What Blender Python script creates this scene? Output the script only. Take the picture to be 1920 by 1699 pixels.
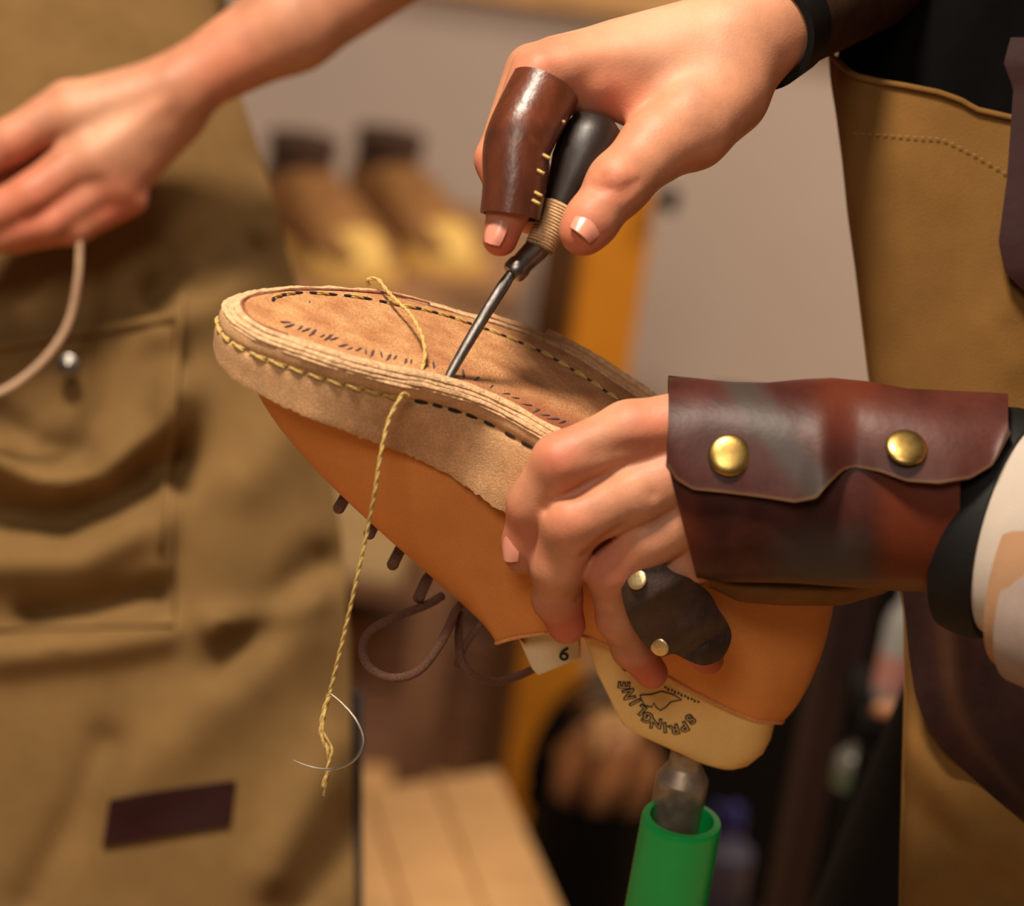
import bpy, bmesh, math, random
import numpy as np
from mathutils import Vector, Matrix
random.seed(7); rng = np.random.default_rng(7)
for o in list(bpy.data.objects): bpy.data.objects.remove(o)
scene = bpy.context.scene; COL = scene.collection

# ------------------------------------------------------------------ camera
S = 0.40 / 1920                 # metres per pixel in the plane of focus (one "unit")
F = 1920 * 85 / 36              # focal length in pixels = distance of that plane in units
PITCH, ROLL = math.radians(18), math.radians(8)
CAM = np.array([0, 0, 1.5])
_f = np.array([0, math.cos(PITCH), -math.sin(PITCH)]); _u0 = np.array([0, math.sin(PITCH), math.cos(PITCH)]); _r0 = np.array([1., 0, 0])
CR = _r0 * math.cos(ROLL) + _u0 * math.sin(ROLL); CU = -_r0 * math.sin(ROLL) + _u0 * math.cos(ROLL); CF = _f
RM = np.array([CR, CU, CF])     # rows: right, up, forward
cd = bpy.data.cameras.new('camera'); cam = bpy.data.objects.new('camera', cd); COL.objects.link(cam)
cd.lens = 85; cd.sensor_width = 36; cd.clip_start = .05
cam.matrix_world = Matrix(((CR[0], CU[0], -CF[0], CAM[0]), (CR[1], CU[1], -CF[1], CAM[1]), (CR[2], CU[2], -CF[2], CAM[2]), (0, 0, 0, 1)))
cd.dof.use_dof = True; cd.dof.focus_distance = (F + 90) * S; cd.dof.aperture_fstop = 5.2
scene.camera = cam
# ------------------------------------------------------------------ world, ceiling lamp and added fill lights
w = bpy.data.worlds.new('room_light'); scene.world = w; w.use_nodes = True
w.node_tree.nodes['Background'].inputs[0].default_value = (1, .86, .74, 1)
w.node_tree.nodes['Background'].inputs[1].default_value = .085
def lamp(name, loc, target, power, size, col):
    l = bpy.data.lights.new(name, 'AREA'); l.shape = 'DISK'; l.size = size; l.energy = power; l.color = col
    o = bpy.data.objects.new(name, l); COL.objects.link(o); o.location = loc
    o.rotation_euler = (Vector(target) - Vector(loc)).to_track_quat('-Z', 'Y').to_euler(); return o
lamp('ceiling_lamp', (-.45, .55, 2.75), (0, .95, 1.2), 56, .34, (1, .86, .70))
lamp('fill_light_wall', (1.5, 2.4, 2.75), (1.2, 3.0, .8), 56, .6, (1, .85, .70))  # unseen light added to brighten the back wall
lamp('fill_light_front', (-.5, -1.1, 2.7), (0, 1.0, 1.1), 22, .7, (1, .87, .73))  # added frontal fill from behind the camera
vs = scene.view_settings; scene.display_settings.display_device = 'sRGB'
vs.view_transform = 'Standard'; vs.look = 'None'; vs.gamma = 1; vs.use_curve_mapping = False; vs.exposure = -0.08

# ------------------------------------------------------------------ helpers
def cu(px, py, dz=0.):           # photo pixel + depth behind the focus plane -> camera-space units
    k = (F + dz) / F
    return np.array([(px - 960) * k, -(py - 849.5) * k, F + dz], float)
def W(p):                        # camera-space units -> world metres
    return CAM + S * (np.asarray(p, float) @ RM)
def P(px, py, dz=0.): return W(cu(px, py, dz))
def Pm(px, py, z): return P(px, py, z / S - F)      # depth in metres from the camera
def hit_z(px, py, z):            # where the ray through a pixel meets a level height
    d = (cu(px, py, 0) @ RM); t = (z - CAM[2]) / d[2]; return CAM + d * t
def hit_y(px, py, y):
    d = (cu(px, py, 0) @ RM); t = (y - CAM[1]) / d[1]; return CAM + d * t

def srgb(r, g, b):
    f = lambda c: (c / 255 / 12.92) if c / 255 <= .04045 else ((c / 255 + .055) / 1.055) ** 2.4
    return (f(r), f(g), f(b))
MATS = {}
def mat(name, base, rough=.6, var=.15, vscale=60, bump=.1, bscale=400, metal=0., sss=0., spec=.5, dark=None, attr=None, fine=0., fscale=2500, stretch=None, coat=0., sheen=0.):
    if name in MATS: return MATS[name]
    m = bpy.data.materials.new(name); m.use_nodes = True; nt = m.node_tree; N = nt.nodes; L = nt.links
    b = N['Principled BSDF']; b.inputs['Roughness'].default_value = rough; b.inputs['Metallic'].default_value = metal
    b.inputs['Specular IOR Level'].default_value = spec
    if coat: b.inputs['Coat Weight'].default_value = coat; b.inputs['Coat Roughness'].default_value = .25
    if sheen: b.inputs['Sheen Weight'].default_value = sheen
    if sss:
        b.inputs['Subsurface Weight'].default_value = sss; b.inputs['Subsurface Radius'].default_value = (1, .32, .18); b.inputs['Subsurface Scale'].default_value = .002
    tc = N.new('ShaderNodeTexCoord'); src = tc.outputs['Object']
    if stretch:
        mp = N.new('ShaderNodeMapping'); mp.inputs['Scale'].default_value = stretch; L.new(src, mp.inputs[0]); src = mp.outputs[0]
    def noise(sc, det=4, rough=.6):
        n = N.new('ShaderNodeTexNoise'); n.inputs['Scale'].default_value = sc; n.inputs['Detail'].default_value = det; n.inputs['Roughness'].default_value = rough
        L.new(src, n.inputs['Vector']); return n.outputs['Fac']
    def mix(fac, a, c):
        x = N.new('ShaderNodeMix'); x.data_type = 'RGBA'
        if isinstance(fac, float): x.inputs['Factor'].default_value = fac
        else: L.new(fac, x.inputs['Factor'])
        for i, v in ((6, a), (7, c)):
            if isinstance(v, tuple): x.inputs[i].default_value = (*v, 1)
            else: L.new(v, x.inputs[i])
        return x.outputs[2]
    def ramp(fac, lo, hi):
        r = N.new('ShaderNodeMapRange'); r.inputs[1].default_value = lo; r.inputs[2].default_value = hi; L.new(fac, r.inputs[0]); return r.outputs[0]
    lo = dark if dark else tuple(c * (1 - 2 * var) for c in base)
    hi = base if dark else tuple(min(1, c * (1 + var)) for c in base)
    c = mix(ramp(noise(vscale), .32, .68), lo, hi)
    if fine:
        c = mix(ramp(noise(fscale, 2), .35, .65), mix(fine, c, tuple(x * .35 for x in base)), c)
    if attr:
        a = N.new('ShaderNodeAttribute'); a.attribute_name = 'tone'; sp = N.new('ShaderNodeSeparateColor'); L.new(a.outputs['Color'], sp.inputs[0])
        for ch, colr in zip(('Red', 'Green', 'Blue'), attr):
            if colr: c = mix(sp.outputs[ch], c, colr)
    L.new(c, b.inputs['Base Color'])
    if bump:
        bp = N.new('ShaderNodeBump'); bp.inputs['Strength'].default_value = bump; bp.inputs['Distance'].default_value = .0012
        L.new(noise(bscale, 5), bp.inputs['Height']); L.new(bp.outputs[0], b.inputs['Normal'])
    MATS[name] = m; return m

def tag(o, label=None, cat=None, group=None, kind=None):
    for k, v in (('label', label), ('category', cat), ('group', group), ('kind', kind)):
        if v: o[k] = v
    return o
def empty(name, loc):
    o = bpy.data.objects.new(name, None); o.empty_display_size = .02; COL.objects.link(o); o.location = loc; return o
LOCS = {}
def link(name, me, c, m, parent=None, smooth=True):
    o = bpy.data.objects.new(name, me); COL.objects.link(o)
    if m: me.materials.append(m)
    o.location = c; LOCS[o.name] = Vector(c)
    if parent:
        o.parent = parent
        pm = Matrix.Translation(LOCS[parent.name]) if parent.name in LOCS else Matrix.Translation(parent.location)
        o.matrix_parent_inverse = pm.inverted()
    if smooth: me.polygons.foreach_set('use_smooth', [True] * len(me.polygons))
    return o
def mesh(name, v, f, m, parent=None, smooth=True, tone=None, base=None):
    v = np.asarray(v, float); c = v.mean(0) if base is None else np.asarray(base, float)
    me = bpy.data.meshes.new(name); me.from_pydata((v - c).tolist(), [], [list(map(int, q)) for q in f])
    if tone is not None:
        a = me.color_attributes.new('tone', 'FLOAT_COLOR', 'POINT'); t = np.zeros((len(v), 4), np.float32); t[:, 3] = 1; t[:, :tone.shape[1]] = tone
        a.data.foreach_set('color', t.ravel())
    bm = bmesh.new(); bm.from_mesh(me); bmesh.ops.recalc_face_normals(bm, faces=bm.faces)
    if smooth:
        for e in bm.edges:
            if len(e.link_faces) == 2 and e.calc_face_angle(0) > .7: e.smooth = False
    bm.to_mesh(me); bm.free()
    return link(name, me, c, m, parent, smooth)
def bevel(o, wd, seg=2):
    md = o.modifiers.new('bevel', 'BEVEL'); md.width = wd; md.segments = seg; md.limit_method = 'ANGLE'; md.angle_limit = math.radians(35); return o
def catmull(pts, n, closed=False):
    p = np.asarray(pts, float)
    if closed: q = np.vstack([p[-1], p, p[0], p[1]])
    else: q = np.vstack([2 * p[0] - p[1], p, 2 * p[-1] - p[-2]])
    out = []; m = len(q) - 3
    for i in range(m):
        a, b, c, d = q[i:i + 4]
        for t in np.linspace(0, 1, 24, endpoint=False):
            out.append(.5 * ((2 * b) + (-a + c) * t + (2 * a - 5 * b + 4 * c - d) * t * t + (-a + 3 * b - 3 * c + d) * t ** 3))
    if not closed: out.append(q[-2])
    else: out.append(out[0])
    out = np.array(out); L = np.r_[0, np.cumsum(np.linalg.norm(np.diff(out, axis=0), axis=1))]
    s = np.linspace(0, L[-1], n + 1)[:-1] if closed else np.linspace(0, L[-1], n)
    return np.stack([np.interp(s, L, out[:, k]) for k in range(p.shape[1])], 1)
def grid_faces(nu, nv, closed_v=False):
    f = []
    for i in range(nu - 1):
        for j in range(nv if closed_v else nv - 1):
            k = (j + 1) % nv; f.append((i * nv + j, i * nv + k, (i + 1) * nv + k, (i + 1) * nv + j))
    return f
def tube_vf(pts, rad, n=10, cap=True):
    p = np.asarray(pts, float); m = len(p); rad = np.broadcast_to(np.asarray(rad, float), (m,))
    t = np.gradient(p, axis=0); t /= np.linalg.norm(t, axis=1)[:, None] + 1e-12
    ref = np.array([0, 0, 1.]) if abs(t[0][2]) < .9 else np.array([1., 0, 0]); nx = np.cross(t[0], ref); nx /= np.linalg.norm(nx); V = []
    for i in range(m):
        nx = nx - t[i] * (nx @ t[i]); nx /= np.linalg.norm(nx); ny = np.cross(t[i], nx)
        a = np.linspace(0, 2 * math.pi, n, endpoint=False)
        V.append(p[i] + rad[i] * (np.cos(a)[:, None] * nx + np.sin(a)[:, None] * ny))
    V = np.vstack(V); f = grid_faces(m, n, True)
    if cap: f += [tuple(range(n))[::-1], tuple(range((m - 1) * n, m * n))]
    return V, f
def tube(name, pts, rad, m, parent=None, n=10, cap=True): V, f = tube_vf(pts, rad, n, cap); return mesh(name, V, f, m, parent)
def lathe(name, a, b, prof, m, parent=None, n=32, smooth=True):   # prof: (fraction along a->b, radius metres)
    a = np.asarray(a, float); b = np.asarray(b, float); ax = b - a; L = np.linalg.norm(ax); ax /= L
    ref = np.array([0, 0, 1.]) if abs(ax[2]) < .9 else np.array([1., 0, 0]); nx = np.cross(ax, ref); nx /= np.linalg.norm(nx); ny = np.cross(ax, nx)
    an = np.linspace(0, 2 * math.pi, n, endpoint=False); ring = np.cos(an)[:, None] * nx + np.sin(an)[:, None] * ny
    V = np.vstack([a + ax * L * t + r * ring for t, r in prof]); f = grid_faces(len(prof), n, True)
    f += [tuple(range(n))[::-1], tuple(range((len(prof) - 1) * n, len(prof) * n))]
    return mesh(name, V, f, m, parent, smooth)
def sheet(name, fn, nu, nv, thick, m, parent=None, tone=None, uv=None):   # fn(u, v) -> camera units ; thick in units, away from the viewer
    us = np.linspace(0, 1, nu); vv = np.linspace(0, 1, nv)
    A = np.array([[fn(u, v) for v in vv] for u in us]); g = np.cross(np.gradient(A, axis=0), np.gradient(A, axis=1)); g /= np.linalg.norm(g, axis=2)[..., None] + 1e-9
    g *= np.sign(g[..., 2:3].mean()) if True else 1
    V = np.vstack([A.reshape(-1, 3), (A + g * thick).reshape(-1, 3)]); n = nu * nv; f = grid_faces(nu, nv); f += [tuple(i + n for i in q[::-1]) for q in f]
    edge = [i for i in range(nv)] + [i * nv + nv - 1 for i in range(1, nu)] + [(nu - 1) * nv + j for j in range(nv - 2, -1, -1)] + [i * nv for i in range(nu - 2, 0, -1)]
    for a, b in zip(edge, edge[1:] + edge[:1]): f.append((a, b, b + n, a + n))
    t = None
    if tone: tt = np.array([[tone(u, v) for v in vv] for u in us]).reshape(n, -1); t = np.vstack([tt, tt])
    return mesh(name, W(V), f, m, parent, True, t)
def box_vf(c, sx, sy, sz, yaw=0., tilt=0.):
    c = np.asarray(c, float); R = np.array(Matrix.Rotation(yaw, 3, 'Z') @ Matrix.Rotation(tilt, 3, 'Y'))
    v = np.array([[x, y, z] for x in (-.5, .5) for y in (-.5, .5) for z in (-.5, .5)]) * [sx, sy, sz]
    return v @ R.T + c, [(0, 1, 3, 2), (4, 6, 7, 5), (0, 4, 5, 1), (2, 3, 7, 6), (0, 2, 6, 4), (1, 5, 7, 3)]
def box(name, c, sx, sy, sz, m, parent=None, yaw=0., bev=.003, tilt=0.):
    v, f = box_vf(c, sx, sy, sz, yaw, tilt); o = mesh(name, v, f, m, parent, False)
    if bev: bevel(o, bev)
    return o
def prism(name, pts, thick, m, parent=None, bev=.003, axis=(0, 0, -1)):    # polygon (world) pushed along an axis
    p = np.asarray(pts, float); q = p + np.asarray(axis, float) * thick; n = len(p)
    f = [tuple(range(n)), tuple(range(2 * n - 1, n - 1, -1))] + [(i, (i + 1) % n, (i + 1) % n + n, i + n) for i in range(n)]
    o = mesh(name, np.vstack([p, q]), f, m, parent, False)
    if bev: bevel(o, bev)
    return o
def seg_d(p, a, b):
    dx, dy = b[0] - a[0], b[1] - a[1]; t = ((p[0] - a[0]) * dx + (p[1] - a[1]) * dy) / (dx * dx + dy * dy + 1e-9); t = 0. if t < 0 else 1. if t > 1 else t
    return math.hypot(p[0] - a[0] - t * dx, p[1] - a[1] - t * dy)
def fold(px, py, lines):         # sum of soft ridges along polylines: (points, height, width)
    h = 0
    for pts, amp, sg in lines:
        d = min(seg_d((px, py), pts[i], pts[i + 1]) for i in range(len(pts) - 1)); h += amp * math.exp(-d * d / (2 * sg * sg))
    return h

# --- smooth bodies: signed distance field of tapered capsules, meshed with surface nets
def sdf_caps(X, a, b, ra, rb, flat=None):
    ab = b - a; L2 = ab @ ab + 1e-9; t = np.clip(((X - a) @ ab) / L2, 0, 1); D = X - (a + t[..., None] * ab)
    if flat is not None:         # (axis, factor): squash the section along an axis
        ax, k = flat; s = D @ ax; D = D + (s * (1 / k - 1))[..., None] * ax
    return np.sqrt((D * D).sum(-1)) - (ra + (rb - ra) * t)
def smin(a, b, k):
    h = np.clip(.5 + .5 * (b - a) / k, 0, 1); return b + (a - b) * h - k * h * (1 - h)
def surface_nets(G, org, h):
    nx, ny, nz = G.shape; s = G < 0; cnt = np.zeros((nx - 1, ny - 1, nz - 1)); acc = np.zeros((nx - 1, ny - 1, nz - 1, 3))
    corners = [(i, j, k) for i in (0, 1) for j in (0, 1) for k in (0, 1)]
    sl = lambda c: G[c[0]:c[0] + nx - 1, c[1]:c[1] + ny - 1, c[2]:c[2] + nz - 1]
    for a in corners:
        for ax in range(3):
            if a[ax]: continue
            b = list(a); b[ax] = 1; ga = sl(a); gb = sl(b); m = (ga < 0) != (gb < 0); t = np.where(m, ga / np.where(m, ga - gb, 1), 0)
            cnt += m
            for k in range(3): acc[..., k] += m * (a[k] + (t if k == ax else 0))
    act = cnt > 0; idx = -np.ones(act.shape, int); idx[act] = np.arange(act.sum())
    V = (np.argwhere(act) + acc[act] / cnt[act][:, None]) * h + org; Fc = []
    for ax in range(3):
        o1, o2 = [(1, 2), (2, 0), (0, 1)][ax]; n = [nx, ny, nz]
        r = [slice(1, n[q] - 1) for q in range(3)]; r[ax] = slice(0, n[ax] - 1); r2 = list(r); r2[ax] = slice(1, n[ax])
        m = s[tuple(r)] != s[tuple(r2)]; ii = np.argwhere(m) + [0 if q == ax else 1 for q in range(3)]; fl = s[tuple(r)][m]
        e1 = np.zeros(3, int); e1[o1] = 1; e2 = np.zeros(3, int); e2[o2] = 1
        g = lambda q: idx[q[:, 0], q[:, 1], q[:, 2]]
        q = np.stack([g(ii - e1 - e2), g(ii - e2), g(ii), g(ii - e1)], 1); q[~fl] = q[~fl][:, ::-1]; Fc.append(q)
    return V, np.vstack(Fc)
def body(groups, h, bumps=(), pad=30, tones=(), relax=2):
    """groups: list of (k_join, k_inside, [(p,q,ra,rb[,flat])...]) in (px,py,dz,radius px)"""
    pr = []
    for kj, ki, caps in groups:
        for c in caps: pr += [np.r_[cu(*c[0]) - c[2], cu(*c[0]) + c[2]], np.r_[cu(*c[1]) - c[3], cu(*c[1]) + c[3]]]
    pr = np.array(pr); lo = pr[:, :3].min(0) - pad; hi = pr[:, 3:].max(0) + pad; n = np.ceil((hi - lo) / h).astype(int) + 1
    ax = [lo[i] + h * np.arange(n[i]) for i in range(3)]; D = np.full(n, 60.)
    for kj, ki, caps in groups:
        Gd = np.full(n, 60.)
        for c in caps:
            a, b = cu(*c[0]), cu(*c[1]); fl = c[4] if len(c) > 4 else None; m = max(c[2], c[3]) * (1.5 if fl else 1) + 62
            i0 = [max(0, int((min(a[i], b[i]) - m - lo[i]) / h)) for i in range(3)]; i1 = [min(n[i], int((max(a[i], b[i]) + m - lo[i]) / h) + 2) for i in range(3)]
            sl = tuple(slice(i0[i], i1[i]) for i in range(3)); X = np.stack(np.meshgrid(*[ax[i][sl[i]] for i in range(3)], indexing='ij'), -1)
            Gd[sl] = smin(Gd[sl], np.minimum(sdf_caps(X, a, b, c[2], c[3], fl), 60), ki)
        D = smin(D, Gd, kj)
    for p, q, amp, sg in bumps:     # + pushes in (creases), - raises (veins, tendons)
        a, b = cu(*p), cu(*q); m = sg * 3.2
        i0 = [max(0, int((min(a[i], b[i]) - m - lo[i]) / h)) for i in range(3)]; i1 = [min(n[i], int((max(a[i], b[i]) + m - lo[i]) / h) + 2) for i in range(3)]
        sl = tuple(slice(i0[i], i1[i]) for i in range(3)); X = np.stack(np.meshgrid(*[ax[i][sl[i]] for i in range(3)], indexing='ij'), -1)
        d = sdf_caps(X, a, b, 0, 0); D[sl] += amp * np.exp(-d * d / (2 * sg * sg))
    V, Fc = surface_nets(D, lo, h)
    E = np.vstack([Fc[:, [0, 1]], Fc[:, [1, 2]], Fc[:, [2, 3]], Fc[:, [3, 0]]])
    for _ in range(relax):
        acc = np.zeros_like(V); cn = np.zeros(len(V))
        np.add.at(acc, E[:, 0], V[E[:, 1]]); np.add.at(acc, E[:, 1], V[E[:, 0]]); np.add.at(cn, E[:, 0], 1); np.add.at(cn, E[:, 1], 1)
        V = V * .5 + .5 * acc / cn[:, None]
    T = np.zeros((len(V), 3))
    for p, r, ch, amt in tones:
        d = np.linalg.norm(V - cu(*p), axis=1); T[:, ch] = np.maximum(T[:, ch], amt * np.exp(-(d / r) ** 2))
    return V, Fc, T
def body_mesh(name, parts, m):
    Vs, Fs, Ts, k = [], [], [], 0
    for V, Fc, T in parts: Vs.append(W(V)); Fs += (Fc + k).tolist(); Ts.append(T); k += len(V)
    V = np.vstack(Vs); c = V.mean(0); me = bpy.data.meshes.new(name); me.from_pydata((V - c).tolist(), [], Fs)
    a = me.color_attributes.new('tone', 'FLOAT_COLOR', 'POINT'); T = np.vstack(Ts); t = np.c_[T, np.ones(len(T))].astype(np.float32); a.data.foreach_set('color', t.ravel())
    return link(name, me, c, m)
def chain(pts, rad, extra=None):
    return [(pts[i], pts[i + 1], rad[i], rad[i + 1]) for i in range(len(pts) - 1)]

# ------------------------------------------------------------------ materials
skin = mat('skin', srgb(194, 134, 102), .5, .12, 45, .15, 800, sss=.14, spec=.32, attr=(srgb(188, 88, 66), srgb(226, 178, 146), None), fine=.06, fscale=1200)
nail_m = mat('nail', srgb(205, 138, 116), .3, .05, 30, .02, 200, sss=.3)
suede = mat('suede', srgb(212, 164, 116), .95, .11, 90, .45, 1700, fine=.42, fscale=1250)
fibre = mat('cut_leather_edge', srgb(236, 190, 142), .9, .2, 420, .8, 1100, fine=.4, fscale=900)
sole_m = mat('sole_leather', srgb(224, 168, 112), .85, .10, 75, .8, 900, dark=srgb(176, 108, 58), fine=.6, fscale=950, attr=(srgb(140, 74, 38), None, None))
upper_m = mat('tan_leather', srgb(224, 146, 76), .6, .06, 24, .15, 900, fine=.16, fscale=1500, spec=.3)
last_m = mat('last_plastic', srgb(236, 194, 120), .5, .06, 30, .05, 600, fine=.08, fscale=900)
thread_m = mat('waxed_linen', srgb(206, 172, 98), .7, .2, 900, .5, 2500)
lace_m = mat('lace_brown', srgb(124, 86, 66), .75, .25, 1500, .8, 3000)
ink = mat('black_ink', srgb(34, 28, 26), .7, .1, 300, 0)
blueink = mat('blue_ink', srgb(92, 66, 72), .9, .15, 900, 0)
hole_m = mat('hole_shade_dark_stitch', srgb(30, 24, 18), .9, .2, 900, 0)  # painted shade inside the stitch holes; also the dark vamp stitches
oxblood = mat('oxblood_leather', srgb(68, 33, 27), .42, .24, 45, .14, 220, spec=.17, attr=(srgb(62, 54, 50), srgb(98, 42, 20), srgb(120, 88, 54)))
darkleather = mat('dark_leather', srgb(60, 38, 28), .5, .28, 90, .3, 350, attr=(srgb(40, 30, 26), None, None))
guard_m = mat('guard_leather', srgb(98, 48, 27), .33, .25, 60, .25, 260, attr=(srgb(56, 30, 20), None, None), stretch=(1, 1, .4))
brass = mat('brass', srgb(178, 146, 82), .33, .12, 200, .05, 500, metal=1.)
steel = mat('steel', srgb(140, 134, 128), .34, .2, 240, .08, 700, metal=1., stretch=(1, 1, .3))
steel_d = mat('worn_steel', srgb(168, 150, 130), .45, .15, 160, .08, 500, metal=.6)
green = mat('green_plastic', srgb(0, 178, 84), .38, .05, 40, .0, 300)
canvas_l = mat('olive_canvas', srgb(126, 97, 58), .9, .12, 14, .15, 900, fine=.12, fscale=1200, spec=.1)
canvas_r = mat('ochre_canvas', srgb(118, 84, 42), .9, .12, 14, .25, 900, fine=.15, fscale=1300, spec=.1)
black = mat('black_cloth', srgb(9, 8, 8), .95, .1, 60, .1, 700, spec=.05)
black_s = mat('black_rubber', srgb(15, 13, 12), .6, .1, 60, .1, 700, spec=.2)
brown_sl = mat('brown_sleeve', srgb(56, 38, 26), .9, .15, 60, .1, 700, spec=.1)
white_c = mat('white_cotton', srgb(176, 162, 148), .85, .04, 40, .1, 700)
grey_c = mat('grey_knit', srgb(140, 122, 112), .9, .08, 60, .1, 700)
maroon = mat('maroon_leather', srgb(44, 16, 14), .6, .1, 40, .1, 300, spec=.2)
lapleather = mat('lap_leather', srgb(42, 20, 16), .55, .25, 40, .15, 200, spec=.2, attr=(srgb(72, 44, 24), None, None))
wall_m = mat('plaster', srgb(186, 168, 154), .95, .02, 3, .02, 100)
floor_m = mat('floor_boards', srgb(214, 164, 106), .6, .1, 8, .05, 50, stretch=(6, 1, 1))
wood_l = mat('pale_wood', srgb(214, 164, 106), .55, .10, 12, .05, 60, stretch=(1, 9, 1))
wood_m = mat('brown_wood', srgb(140, 100, 72), .6, .10, 12, .05, 60, stretch=(1, 9, 1))
ochre_p = mat('ochre_paint', srgb(206, 130, 28), .5, .06, 12, .03, 60)
ochre_shade = mat('ochre_side_shaded', srgb(92, 56, 24), .6, .06, 12, .03, 60)  # darker copy of the ochre, shade of the side face put into colour
cream = mat('cream_card', srgb(236, 204, 148), .8, .04, 12, .02, 60)
shoe_b = mat('brown_suede_boot', srgb(164, 114, 60), .85, .12, 30, .2, 500, dark=srgb(128, 84, 42))
bench_m = mat('bench_wood', srgb(166, 122, 84), .7, .10, 12, .05, 60, stretch=(9, 1, 1))
boot_d = mat('dark_boot_collar', srgb(66, 40, 22), .8, .12, 30, .2, 500)
mahog = mat('mahogany', srgb(40, 13, 10), .6, .15, 20, .05, 60, stretch=(1, 1, .2))
dark_p = mat('black_paint', srgb(10, 8, 7), .7, .1, 20, .03, 60, spec=.12)
# ------------------------------------------------------------------ room
WALL_Y = 3.45
def slab(name, c, sx, sy, sz, m): return tag(box(name, c, sx, sy, sz, m, None, 0, 0), kind='structure')
slab('floor', (0, 1.4, -.05), 7, 8, .1, floor_m)
slab('wall_back', (0, WALL_Y + .05, 1.4), 7, .1, 2.8, wall_m)
# ------------------------------------------------------------------ background furniture
TZ = Pm(700, 535, 3.0)[2]; yb = WALL_Y - .01
tb_ = empty('workbench', (-.2, 3.1, 0)); tag(tb_, 'pale wooden workbench against the wall carrying two brown boots', 'table')
fa0, fa1 = hit_z(200, 470, TZ), hit_z(965, 545, TZ); fa0[1] = fa1[1] = 2.78; fa1[0] = -.02
prism('bench_top', [fa0, fa1, [fa1[0], yb, TZ], [fa0[0], yb, TZ]], .035, bench_m, tb_)
for x, y in ((fa0[0] + .05, fa0[1] + .05), (fa1[0] - .05, fa1[1] + .05), (fa0[0] + .05, yb - .05), (fa1[0] - .05, yb - .05)): box('leg', (x, y, (TZ - .035) / 2), .05, .05, TZ - .035, wood_m, tb_)
lowz = .36; prism('lower_shelf', [[fa0[0] + .02, fa0[1] + .1, lowz], [fa1[0] - .02, fa1[1] + .1, lowz], [fa1[0] - .02, yb, lowz], [fa0[0] + .02, yb, lowz]], .02, wood_m, tb_)
def boot(name, toe, heel, label):
    """low boot standing on the bench: toe and heel are world points on the bench"""
    toe, heel = np.array(toe), np.array(heel); ax = toe - heel; L = np.linalg.norm(ax); ax /= L; sd = np.cross(ax, [0, 0, 1.]); up = np.array([0, 0, 1.]); WF = 1.22; r = empty(name, heel); tag(r, label, 'boot', 'boots on the workbench')
    st = [(0, .028, .09), (.06, .036, .10), (.2, .038, .10), (.34, .038, .095), (.48, .040, .084), (.62, .046, .066), (.76, .049, .052), (.88, .046, .042), (.96, .034, .032), (1, .012, .02)]; n = 20
    def loft(nm, z0, sc, hs, m, sub=None):
        V = []
        for t, w_, h in st:
            for j in range(n):
                a = 2 * math.pi * j / n; s_, c_ = math.sin(a), math.cos(a); y = WF * w_ * sc * np.sign(c_) * abs(c_) ** .8; z = z0 + (h * hs) * (.5 + .5 * np.sign(s_) * abs(s_) ** .8); V.append(heel + ax * L * t + sd * y + up * z)
        V = np.array(V); k = len(st); return mesh(nm, V, grid_faces(k, n, True) + [tuple(range(n))[::-1], tuple(range((k - 1) * n, k * n))], m, r)
    st2 = st; loft('upper', .014, .94, 1., shoe_b)
    out_ = [heel + ax * L * t + sd * (WF * w_ * 1.02) for t, w_, h in st] + [heel + ax * L * t - sd * (WF * w_ * 1.02) for t, w_, h in st[::-1]]
    prism('sole', [p + up * .016 for p in out_], .015, mat('pale_welt', srgb(226, 176, 96), .7, .08, 60, .1, 300), r, .002)
    # pale toe cap
    V = []; 
    for t, w_, h in ((.80, .0495, .050), (.84, .0495, .047), (.89, .046, .0425), (.96, .035, .033), (1.005, .013, .022)):
        for j in range(n): a = math.pi * j / (n - 1); V.append(heel + ax * L * t + sd * WF * w_ * .96 * math.cos(a) + up * (.015 + h * math.sin(a) ** .8))
    mesh('toe_cap', np.array(V), grid_faces(5, n) + [tuple(range(n))[::-1], tuple(range(4 * n, 5 * n))], mat('pale_toe', srgb(240, 194, 104), .6, .05, 30, .05, 200), r)
    V = []
    for z, e in ((.085, 1.), (.105, 1.), (.125, 1.04), (.138, 1.1)):
        for j in range(n): a = 2 * math.pi * j / n; V.append(heel + ax * (L * .17 + .050 * e * math.cos(a)) + sd * .041 * e * math.sin(a) + up * z)
    V2 = [v + (heel + ax * L * .17 + up * v[2] - v - up * heel[2]) * np.array([.15, .15, 0]) for v in V[::-1]]
    V = np.array(V); mesh('collar', V, grid_faces(4, n, True) + [tuple(range(n))[::-1], tuple(range(3 * n, 4 * n))], boot_d, r)
    pl = [heel + ax * (L * (.30 + .07 * i)) + up * (.112 - .011 * i) for i in range(4)]
    for p in pl: tube('lace_bar', [p - sd * .02, p + up * .004, p + sd * .02], .0035, boot_d, r, 8)
yw = math.radians(32)
for px, py, lab in ((695, 545, 'brown boot with pale toe cap on the bench, nearer the other person\'s apron'), (862, 526, 'brown boot with pale toe cap on the bench, nearer the awl')):
    t_ = hit_z(px, py, TZ); boot('brown_boot', t_, t_ + .28 * np.array([-math.sin(yw), math.cos(yw), 0]), lab)
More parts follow.
